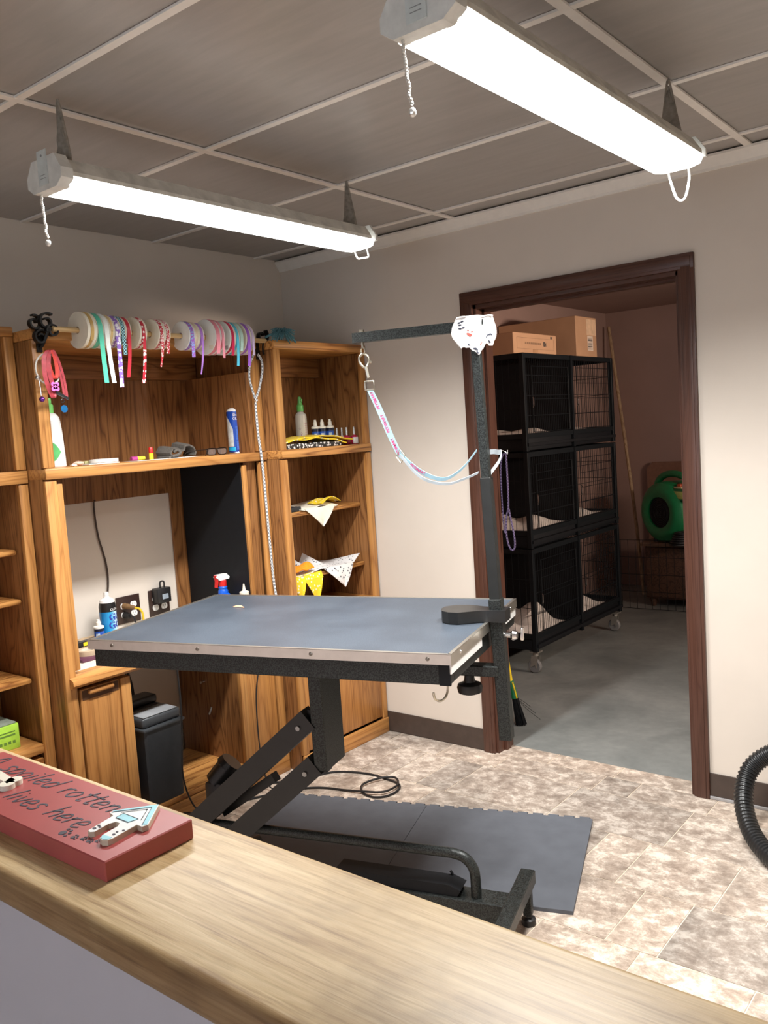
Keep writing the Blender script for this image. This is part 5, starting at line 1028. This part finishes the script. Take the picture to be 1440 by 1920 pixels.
# ================================================================== SHOP LIGHTS
LENS = emit('lit_diffuser', (1.0, 0.985, 0.965), LENS_POWER)
def strip_lamp(name, parent, loc, sx, sy, watts, spread, col, rot=(0, 0, 0)):
    la = bpy.data.lights.new(name, 'AREA'); la.shape = 'RECTANGLE'; la.size = sx; la.size_y = sy; la.energy = watts; la.spread = radians(spread); la.color = col
    o = bpy.data.objects.new(name, la); COL.objects.link(o); o.parent = parent; o.location = loc; o.rotation_euler = rot; return o
def shop_light(xc, y0, y1, zb, label, loopR, chain_len):
    r = root('shop_light', label, 'light', (xc, (y0+y1)/2, zb), group='shop lights hung from the ceiling grid'); L = (y1-y0)/2
    w = 0.074
    prof = [(-0.050, 0.072), (-w, 0.036), (-w, 0.026), (w, 0.026), (w, 0.036), (0.050, 0.072)]
    g = G(); g.prism(prof, -L+0.03, L-0.03, M=Matrix(((1, 0, 0, 0), (0, 0, 1, 0), (0, 1, 0, 0), (0, 0, 0, 1)))); part('housing', g, DUSTY, r, smooth=False)
    prof = [(-w+0.001, 0.0255), (-w*0.86, 0.006), (-w*0.5, 0.0), (w*0.5, 0.0), (w*0.86, 0.006), (w-0.001, 0.0255)]
    g = G(); g.prism(prof, -L+0.032, L-0.012, M=Matrix(((1, 0, 0, 0), (0, 0, 1, 0), (0, 1, 0, 0), (0, 0, 0, 1)))); part('diffuser', g, LENS, r)
    for s in (-1, 1):
        prof = [(-0.052, 0.080), (-w-0.004, 0.042), (-w-0.004, 0.018), (-w*0.7, 0.0), (w*0.7, 0.0), (w+0.004, 0.018), (w+0.004, 0.042), (0.052, 0.080)]
        if s > 0: prof = [(x, max(z, 0.022)) for x, z in prof]
        a, b_ = (-L, -L+0.034) if s < 0 else (L-0.012, L)
        g = G(); g.prism(prof, a, b_, M=Matrix(((1, 0, 0, 0), (0, 0, 1, 0), (0, 1, 0, 0), (0, 0, 0, 1)))); ec = part('end_cap', g, plain('ivory_cap_plastic', (0.72, 0.72, 0.68), 0.45), r, smooth=False)
        if s < 0:
            g = G(); g.box(-0.022, 0.022, -L-0.0022, -L-0.0002, 0.012, 0.098, 0.001, 1); tg = part('tag_plate', g, plain('pale_grey_tag', (0.62, 0.66, 0.64), 0.5), ec)
            g = G(); g.cyl((0.0, -L-0.003, 0.084), (0.0, -L-0.002, 0.084), 0.0035, n=8)
            for k in range(2): g.box(-0.012, 0.012, -L-0.0027, -L-0.0022, 0.036-k*0.008, 0.0375-k*0.008)
            part('tag_marks', g, plain('grey_print', (0.25, 0.26, 0.26), 0.6), tg)
        # hanging cords, a narrow V up to the grid
        yy = s*(L-0.06); top = H-zb-0.001
        g = G()
        for dx in (-0.036, 0.036): g.tube([(dx, yy, 0.058), (dx*0.6, yy+0.004, 0.12), (0.004*(1 if dx > 0 else -1), yy, top-0.01), (0, yy, top)], 0.0035, 6, smooth=3)
        g.sheet(lambda u, v, yy=yy: (0.036*(1-u)*(2*v-1), yy+0.002*sin(u*20+v*7), 0.06+(top-0.075)*u), 10, 6, 0.003); part('hanging_cord', g, TWINE, r)
    strip_lamp('tube_lamp', r, (0, 0.01, -0.0015), 0.125, 2*L-0.06, TUBE_WATTS, 139, (1.0, 0.985, 0.965))
    g = G(); n = int(chain_len/0.0055)
    for k in range(n): g.ball((-w*0.55+0.0015*sin(k*1.1)+0.010*k/n, -L+0.012+0.0015*cos(k*1.3), -0.003-k*0.0055), 0.0038, n=6)
    g.ball((-w*0.55+0.012, -L+0.012, -0.008-chain_len), 0.007, 1, 1, 1.2, 8); part('pull_chain', g, plain('bright_chain', (0.85, 0.84, 0.80), 0.3, 0.6), r)
    g = G(); g.tube([(-0.028, L-0.012, 0.01), (-0.026, L+0.006, -0.02), (-0.012, L+0.012, -loopR*1.6), (0.010, L+0.012, -loopR*1.7), (0.026, L+0.006, -0.022), (0.028, L-0.008, 0.012)], 0.0036, 8, smooth=5); part('cord_loop', g, WHITEPL, r)
    return r
shop_light(1.153, -1.985, -0.742, 2.141, 'dusty shop light hanging at left over the desk, tube lit', 0.014, 0.115)
shop_light(2.319, -1.985, -0.757, 2.146, 'bright shop light hanging at right near the doorway, tube lit', 0.042, 0.115)

# ================================================================== KENNEL ROOM
def wire_grid(g, p0, du, dv, nu, nv, r=0.0016, n=5):   # rectangle p0 + du, dv ; nu wires along dv, nv wires along du
    p0, du, dv = Vector(p0), Vector(du), Vector(dv)
    for i in range(nu+1): g.cyl(p0+du*i/nu, p0+du*i/nu+dv, r, n=n)
    for j in range(nv+1): g.cyl(p0+dv*j/nv, p0+dv*j/nv+du, r*1.15, n=n)
KX0, KX1, KY0, KY1 = 0.10, 0.72, 1.165, 2.365
def crate(z0, z1, label):
    r = root('dog_crate', label, 'crate', ((KX0+KX1)/2, (KY0+KY1)/2, z0)); t = 0.014
    g = G()
    for x in (KX0, KX1):
        for y in (KY0, KY1): g.box(x-t, x+t, y-t, y+t, z0, z1, 0.002, 1)
    for z in (z1-t, z0+0.09):
        for x in (KX0, KX1): g.box(x-t*.7, x+t*.7, KY0, KY1, z-t, z+t)
        for y in (KY0, KY1): g.box(KX0, KX1, y-t*.7, y+t*.7, z-t, z+t)
    ym = (KY0+KY1)/2; g.box(KX1-t, KX1+t, ym-t, ym+t, z0, z1); part('frame', g, CRATEM, r, True)
    g = G(); g.box(KX0, KX1-0.004, KY0+0.004, KY1-0.004, z0+0.004, z0+0.082, 0.006); g.box(KX1-0.002, KX1+0.022, KY0-0.005, KY1+0.005, z0+0.030, z0+0.048); part('tray', g, BLACKM, r, True)
    g = G(); g.box(KX0+0.02, KX1-0.02, ym-0.004, ym+0.004, z0+0.083, z1-0.015); part('divider_panel', g, BLACKM, r, True)
    g = G(); wire_grid(g, (KX1, KY0, z0+0.09), (0, ym-KY0, 0), (0, 0, z1-z0-0.10), 26, 4); part('front_wires', g, CRATEM, r, True, kind='stuff')
    g = G(); wire_grid(g, (KX1, ym, z0+0.09), (0, KY1-ym, 0), (0, 0, z1-z0-0.10), 22, 4); part('front_wires', g, CRATEM, r, True, kind='stuff')
    g = G(); wire_grid(g, (KX0, KY0, z0+0.09), (0, KY1-KY0, 0), (0, 0, z1-z0-0.10), 48, 4); part('rear_wires', g, CRATEM, r, True, kind='stuff')
    g = G(); wire_grid(g, (KX0, KY0, z0+0.09), (KX1-KX0, 0, 0), (0, 0, z1-z0-0.10), 14, 3); part('end_wires', g, CRATEM, r, True, kind='stuff')
    g = G(); wire_grid(g, (KX0, KY1, z0+0.09), (KX1-KX0, 0, 0), (0, 0, z1-z0-0.10), 20, 4); part('end_wires', g, CRATEM, r, True, kind='stuff')
    g = G(); wire_grid(g, (KX0, KY0, z1-0.006), (KX1-KX0, 0, 0), (0, KY1-KY0, 0), 12, 30); part('roof_wires', g, CRATEM, r, True, kind='stuff')
    for ya, yb in ((KY0+0.09, ym-0.05), (ym+0.07, KY1-0.05)):
        g = G(); P = [(KX1+0.008, ya, z0+0.11), (KX1+0.008, yb, z0+0.11), (KX1+0.008, yb, z1-0.075), (KX1+0.008, ya, z1-0.075)]
        g.tube(P, 0.003, 6, True); 
        for k in range(1, 4): g.cyl((KX1+0.008, ya, z0+0.11+(z1-z0-0.185)*k/4), (KX1+0.008, yb, z0+0.11+(z1-z0-0.185)*k/4), 0.002, n=5)
        dd = part('door', g, CRATEM, r, True); g = G(); zl = (z0+z1)/2
        g.tube([(KX1+0.010, ya+0.0, zl-0.03), (KX1+0.020, ya-0.01, zl-0.02), (KX1+0.020, ya-0.01, zl+0.02), (KX1+0.010, ya, zl+0.03)], 0.003, 6, smooth=3); part('latch', g, CHROME, dd, True)
    return r
TIERS = [(0.135, 0.745), (0.750, 1.310), (1.315, 1.880)]
cr0 = crate(*TIERS[0], 'black wire dog crate on casters, bottom of the kennel stack'); crate(*TIERS[1], 'black wire dog crate in the middle of the kennel stack'); crate(*TIERS[2], 'black wire dog crate on top of the kennel stack under the boxes')
for x, y in ((KX1-0.02, KY0+0.03), (KX1-0.02, KY1-0.03), (KX0+0.04, KY0+0.03), (KX0+0.04, KY1-0.03)):
    g = G(); g.box(x-0.03, x+0.03, y-0.03, y+0.03, 0.126, 0.134); g.cyl((x, y, 0.105), (x, y, 0.13), 0.018, n=12)
    for s in (-1, 1): g.prism([(-0.03, 0.035), (0.0, 0.05), (0.012, 0.03), (0.02, 0.105), (-0.02, 0.108)], -0.0015, 0.0015, M=Matrix(((1, 0, 0, x), (0, 0, 1, y+s*0.017), (0, 1, 0, 0), (0, 0, 0, 1))))
    cs = part('caster', g, plain('grey_zinc', (0.42, 0.40, 0.36), 0.4, 0.7), cr0, True); g = G(); g.lathe([(0.01, -0.012), (0.037, -0.013), (0.042, -0.008), (0.042, 0.008), (0.037, 0.013), (0.01, 0.012)], (x-0.008, y, 0.0425), 22, 'y'); part('wheel', g, plain('grey_rubber', (0.20, 0.20, 0.20), 0.5), cs, True)
FLEECE = plain('white_fleece', (0.74, 0.68, 0.63), 0.95, var=0.12, vs=40)
def blanket(x0, x1, y0, y1, z, h, seed, label):
    random.seed(seed); p = [random.uniform(0, 6) for _ in range(6)]
    def f(u, v):
        e = min(1, 5*min(u, 1-u))*min(1, 5*min(v, 1-v))
        bump_ = 0.5+0.25*sin(u*9+p[0]+3*v)+0.25*sin(v*11+p[1]+2*sin(u*5+p[2]))
        return (x0+(x1-x0)*v+0.012*sin(u*14+p[3]), y0+(y1-y0)*u+0.014*sin(v*13+p[4]), z+0.006+h*e*bump_)
    g = G(); g.sheet(f, 26, 18, 0.006); single('blanket', g, FLEECE, label, 'blanket', group='white fleece blankets in the crates')
ym = (KY0+KY1)/2
names = ['bottom', 'middle', 'top']
for k, (z0, z1) in enumerate(TIERS):
    h = (0.135, 0.075, 0.04)[k]
    blanket(KX0+0.03, KX1-0.03, KY0+0.03, ym-(0.03 if k else 0.16), z0+0.084, h, 20+k, 'white fleece blanket in the left half of the %s crate' % names[k])
    blanket(KX0+0.03, KX1-0.03, ym+0.03, KY1-(0.05 if k else 0.16), z0+0.084, h*0.6, 30+k, 'white fleece blanket in the right half of the %s crate' % names[k])
CARD = plain('brown_cardboard', (0.48, 0.28, 0.16), 0.8, var=0.06, vs=8); KZ = 1.8805
sb = root('cardboard_box', 'smaller cardboard box with logo at front on the crate stack', 'box', (0.385, 1.405, KZ))
g = G(); g.box(-0.27, 0.295, -0.255, 0.27, 0, 0.122, 0.003, 1); part('carton', g, CARD, sb)
BPR = plain('dark_box_print', (0.06, 0.05, 0.045), 0.7); BRP = plain('brown_box_print', (0.24, 0.14, 0.08), 0.7)
g = G()
for a in ((-0.215, 0.235, 0.094, 0.0955), (-0.215, 0.235, 0.030, 0.0315)): g.box(0.2952, 0.2956, a[0], a[1], a[2], a[3])
g.box(0.2952, 0.2956, -0.215, -0.2135, 0.03, 0.095); g.box(0.2952, 0.2956, 0.2335, 0.235, 0.03, 0.095)
for k in range(9): g.box(0.2952, 0.2956, -0.12+k*0.022, -0.104+k*0.022, 0.058, 0.070)
part('face_print', g, BRP, sb)
def logo(g, M):    # square badge: dark field with a pale swoosh triangle
    g.prism([(-0.016, -0.014), (0.004, -0.014), (-0.002, 0.0), (0.006, 0.014), (-0.016, 0.014)], 0, 0.0005, M=M); g.prism([(0.008, -0.012), (0.018, -0.014), (0.018, 0.012), (0.004, 0.002)], 0, 0.0005, M=M)
g = G(); logo(g, Matrix(((0, 0, 1, 0.2953), (1, 0, 0, 0.12), (0, 1, 0, 0.064), (0, 0, 0, 1)))); g.box(0.2952, 0.2957, 0.195, 0.215, 0.098, 0.112); logo(g, Matrix(((1, 0, 0, 0.10), (0, 0, 1, -0.2557), (0, 1, 0, 0.06), (0, 0, 0, 1)))); part('logo_print', g, BPR, sb)
g = G(); g.box(0.2951, 0.2955, -0.03, 0.03, 0.0, 0.03); part('tape_strip', g, plain('tan_tape', (0.42, 0.24, 0.13), 0.4), sb)
bb_ = root('cardboard_box', 'larger cardboard box with shipping label at back on the crate stack', 'box', (0.305, 2.27, KZ))
g = G(); g.box(-0.295, 0.295, -0.15, 0.165, 0, 0.285, 0.003, 1); part('carton', g, CARD, bb_)
g = G(); g.box(0.2952, 0.2958, 0.01, 0.158, 0.165, 0.272); part('shipping_label', g, plain('peach_label', (0.66, 0.46, 0.30), 0.6), bb_); g = G(); g.box(0.2952, 0.2958, 0.02, 0.105, 0.06, 0.16); lb_ = part('barcode_label', g, plain('pale_label', (0.70, 0.58, 0.48), 0.6), bb_)
g = G()
for k, w_ in enumerate((2, 1, 3, 1, 2, 1, 1, 3, 2, 1)): g.box(0.2959, 0.2962, 0.028, 0.095, 0.070+k*0.008, 0.070+k*0.008+w_*0.0018)
part('barcode', g, BPR, lb_)
# pole leaning in the corner
g = G(); g.tube([(0.065, 3.86, 2.25), (0.32, 3.62, 0.86), (0.43, 3.52, 0.012)], 0.014, 10, smooth=3); single('wooden_pole', g, wood('pale_pole', 'z', (0.42, 0.30, 0.19), (0.34, 0.23, 0.14), (0.26, 0.17, 0.10), 0.6), 'long wooden pole leaning in the kennel room corner', 'pole')
# folded wooden board behind the blower
g = G(); g.prism([(0.34, 0.0), (1.60, 0.0), (1.60, 1.08), (0.39, 1.08), (0.34, 1.03)], 3.90, 3.915, M=Matrix(((1, 0, 0, 0), (0, 0, 1, 0), (0, 1, 0, 0), (0, 0, 0, 1)))); single('backing_board', g, plain('brown_hardboard', (0.22, 0.11, 0.07), 0.6), 'brown hardboard sheet standing against the kennel back wall', 'board')
# wooden crate under the blower
wcx = root('wooden_cabinet', 'dark wooden cabinet under the green air mover in the kennel room', 'cabinet', (0.955, 3.33, 0)); DKW = wood('dark_walnut', 'y', (0.10, 0.052, 0.034), (0.07, 0.036, 0.024), (0.045, 0.022, 0.015), 0.5)
g = G(); g.box(-0.36, 0.5, -0.16, 0.24, 0.065, 0.475, 0.005); part('carcass', g, DKW, wcx); g = G(); g.box(-0.39, 0.53, -0.19, 0.26, 0.475, 0.505, 0.006); part('top_board', g, wood('mid_walnut', 'x', (0.24, 0.15, 0.10), (0.18, 0.11, 0.075), (0.12, 0.07, 0.05), 0.5), wcx)
for a in ((-0.35, 0.06), (0.08, 0.49)):
    g = G(); g.box(a[0], a[1], -0.176, -0.161, 0.08, 0.465, 0.004); part('door', g, DKW, wcx)
for x in (-0.32, 0.46):
    for y in (-0.12, 0.2): g = G(); g.lathe([(0.018, 0), (0.022, 0.02), (0.03, 0.066)], (x, y, 0), 12); part('foot', g, DKW, wcx)
wp = root('wire_panel', 'black wire exercise panel standing in front of the dark wooden cabinet', 'wire panel', (0.85, 3.05, 0))
g = G(); wire_grid(g, (0.46, 3.02, 0.01), (0.70, 0.03, 0), (0, 0, 0.53), 12, 4, 0.002); wire_grid(g, (0.46, 3.02, 0.01), (-0.28, 0.30, 0), (0, 0, 0.53), 7, 4, 0.002); part('wires', g, CRATEM, wp, True, kind='stuff')
# green air mover
BLW = root('air_mover', 'green plastic air mover blower on the dark wooden cabinet', 'blower', (0.815, 3.27, 0.5055), radians(-28))
GRN = plain('blower_green', (0.012, 0.19, 0.065), 0.4, var=0.1)
Z0 = 0.235
g = G(); pr = [(0.118, -0.175), (0.150, -0.188), (0.190, -0.180), (0.222, -0.150), (0.232, -0.10), (0.228, 0.08), (0.215, 0.14), (0.165, 0.165), (0.06, 0.17)]
g.lathe(pr+[(0.02, 0.17), (0.02, 0.165), (0.16, 0.16), (0.118, -0.14), (0.118, -0.175)], (0, 0, Z0), 36, 'y')
part('scroll_housing', g, GRN, BLW)
g = G(); g.box(0.05, 0.44, -0.11, 0.13, 0.012, 0.20, 0.03, 3); g.box(0.02, 0.36, -0.12, 0.12, 0.33, 0.44, 0.03, 3); part('outlet_body', g, GRN, BLW)
g = G(); g.tube([(-0.16, -0.05, 0.385), (-0.13, -0.05, 0.465), (-0.05, -0.05, 0.512), (0.06, -0.05, 0.520), (0.16, -0.05, 0.49), (0.22, -0.05, 0.43)], 0.026, 12, smooth=5); part('handle', g, GRN, BLW)
g = G(); g.lathe([(0.001, -0.160), (0.116, -0.162), (0.117, -0.155)], (0, 0, Z0), 30, 'y'); grl = part('inlet_grille', g, BLACKM, BLW)
for k in range(1, 9):
    g = G(); g.torus((0, -0.165, Z0), (0, 1, 0), 0.013*k, 0.0022, 26, 5); part('grille_ring', g, RUBBERB, grl)
g = G(); g.box(0.10, 0.30, -0.20, -0.118, 0.33, 0.42, 0.015, 2); g.bm.transform(Matrix.Translation((0, 0.05, 0))); part('switch_box', g, GRN, BLW)
g = G(); g.box(0.115, 0.235, -0.1525, -0.150, 0.345, 0.40, 0.002); part('warning_label', g, plain('yellow_green_label', (0.50, 0.55, 0.16), 0.5, var=0.3, vs=160), BLW)
g = G(); g.box(0.14, 0.18, -0.12, -0.08, 0.42, 0.452, 0.006); part('switch_knob', g, plain('orange_red_knob', (0.50, 0.08, 0.02), 0.4), BLW); g = G(); g.box(0.13, 0.21, -0.14, -0.10, 0.418, 0.432, 0.003); part('switch_label', g, plain('cream_label', (0.62, 0.50, 0.28), 0.5), BLW)
g = G()
for k in range(6): g.torus((0.20+0.008*k, -0.20, 0.03+0.017*k), (0, 0, 1), 0.07-0.003*k, 0.009, 20, 6)
g.bm.transform(Matrix.Translation((0.02, 0.02, -0.014))); part('power_cord', g, RUBBERB, BLW)
for x, y in ((-0.10, -0.12), (-0.10, 0.12), (0.38, 0.08)): g = G(); g.cyl((x, y, 0), (x, y, 0.07), 0.02, n=10); part('foot', g, RUBBERB, BLW)
# broom behind the jamb
br = root('broom', 'yellow and green handled black broom standing in the doorway shade', 'broom', (1.046, 0.345, 0))
tp0 = Vector((-0.001, -0.025, 0.232)); tp1 = Vector((-0.010, -0.198, 1.05)); bs = Vector((0.0, 0.0, 0.0))
g = G(); g.cyl(tp0, tp1, 0.011, n=12); part('handle', g, plain('yellow_handle', (0.78, 0.56, 0.02), 0.4), br); g = G(); g.cyl(tp0+Vector((0.004, 0.022, -0.085)), tp0+Vector((0, 0, 0.006)), 0.018, 0.013, n=12); fg = part('grip_socket', g, plain('dark_green_plastic', (0.01, 0.16, 0.06), 0.4), br)
g = G(); 
for a in (-0.4, 2.4): g.tube([tp0+Vector((0.0135*cos(a), 0.0135*sin(a), 0.0)), tp0+Vector((0.002+0.017*cos(a), 0.011+0.017*sin(a), -0.043)), tp0+Vector((0.004+0.018*cos(a), 0.022+0.018*sin(a), -0.085))], 0.004, 6, smooth=3)
part('yellow_stripe', g, plain('yellow_handle', (0.78, 0.56, 0.02), 0.4), fg)
g = G(); random.seed(5); rt0 = tp0+Vector((0.004, 0.022, -0.080))
for k in range(150):
    a = random.uniform(0, 2*pi); q = random.random()**0.5; s_ = Vector((0.014*q*cos(a), 0.014*q*sin(a), 0)); e = Vector((0.028*q*cos(a)+0.012, 0.030*q*sin(a)+0.03, -0.150-random.uniform(-.006, .0015))); g.cyl(rt0+s_, rt0+e, 0.0018, 0.0012, n=4)
for k in range(0, 9, 3):
    g.tube([rt0, rt0+Vector((0.03+0.003*k, 0.03, -0.03-0.006*k)), rt0+Vector((0.055+0.008*k, 0.06, -0.065-0.009*k))], 0.0011, 4, smooth=3)
part('bristles', g, BLACKM, br, kind='stuff')
# purple leash on a hook on the jamb (kennel side)
PUR = checker('purple_braid', (0.035, 0.018, 0.065), (0.14, 0.11, 0.19), 150, 0.8)
pl = root('purple_leash', 'dark purple braided leash hanging from a hook inside the door jamb', 'leash', (1.20, 0.11, 0.90))
g = G(); g.tube([(1.206, 0.115, 1.352), (1.206, 0.116, 1.25), (1.205, 0.117, 1.15), (1.203, 0.116, 1.105)], 0.0042, 8, smooth=4); g.tube([(1.203, 0.116, 1.105), (1.190, 0.116, 1.06), (1.186, 0.116, 0.99), (1.196, 0.116, 0.935), (1.212, 0.116, 0.915), (1.226, 0.116, 0.93), (1.226, 0.116, 0.98), (1.212, 0.116, 1.06), (1.204, 0.116, 1.105)], 0.0042, 8, smooth=5); part('braid', g, PUR, pl, True)
g = G(); g.tube([(1.206, 0.115, 1.352), (1.192, 0.112, 1.345), (1.180, 0.110, 1.30), (1.176, 0.110, 1.20), (1.178, 0.112, 1.02), (1.186, 0.112, 0.99)], 0.0035, 8, smooth=5); part('braid_strand', g, PUR, pl, True)
hk = root('coat_hook', 'small wire hook on the kennel side of the door jamb', 'hook', (1.17, 0.11, 1.35)); g = G(); g.tube([(1.1605, 0.115, 1.372), (1.185, 0.115, 1.366), (1.206, 0.115, 1.356), (1.213, 0.115, 1.346), (1.214, 0.115, 1.366)], 0.0018, 8, smooth=4); part('wire', g, CHROME, hk, True)
# assumed light fixture, out of view, added on the far right kennel wall
KF = root('assumed_strip_light', 'assumed wall strip light in the kennel room far right of the doorway', 'light', (4.598, 1.0, 1.75))
g = G(); g.box(-0.05, 0.0, -0.6, 0.6, -0.07, 0.07, 0.005); part('housing', g, DUSTY, KF); g = G(); g.box(-0.07, -0.05, -0.58, 0.58, -0.06, 0.06, 0.008); part('diffuser', g, emit('assumed_kennel_diffuser', (1.0, 0.86, 0.72), KENNEL_POWER), KF)
strip_lamp('tube_lamp', KF, (-0.073, 0, 0), 0.12, 1.1, KENNEL_WATTS, 92, (1.0, 0.80, 0.66), (0, radians(90), 0))  # lamp of the assumed fixture, lights the kennel from the right
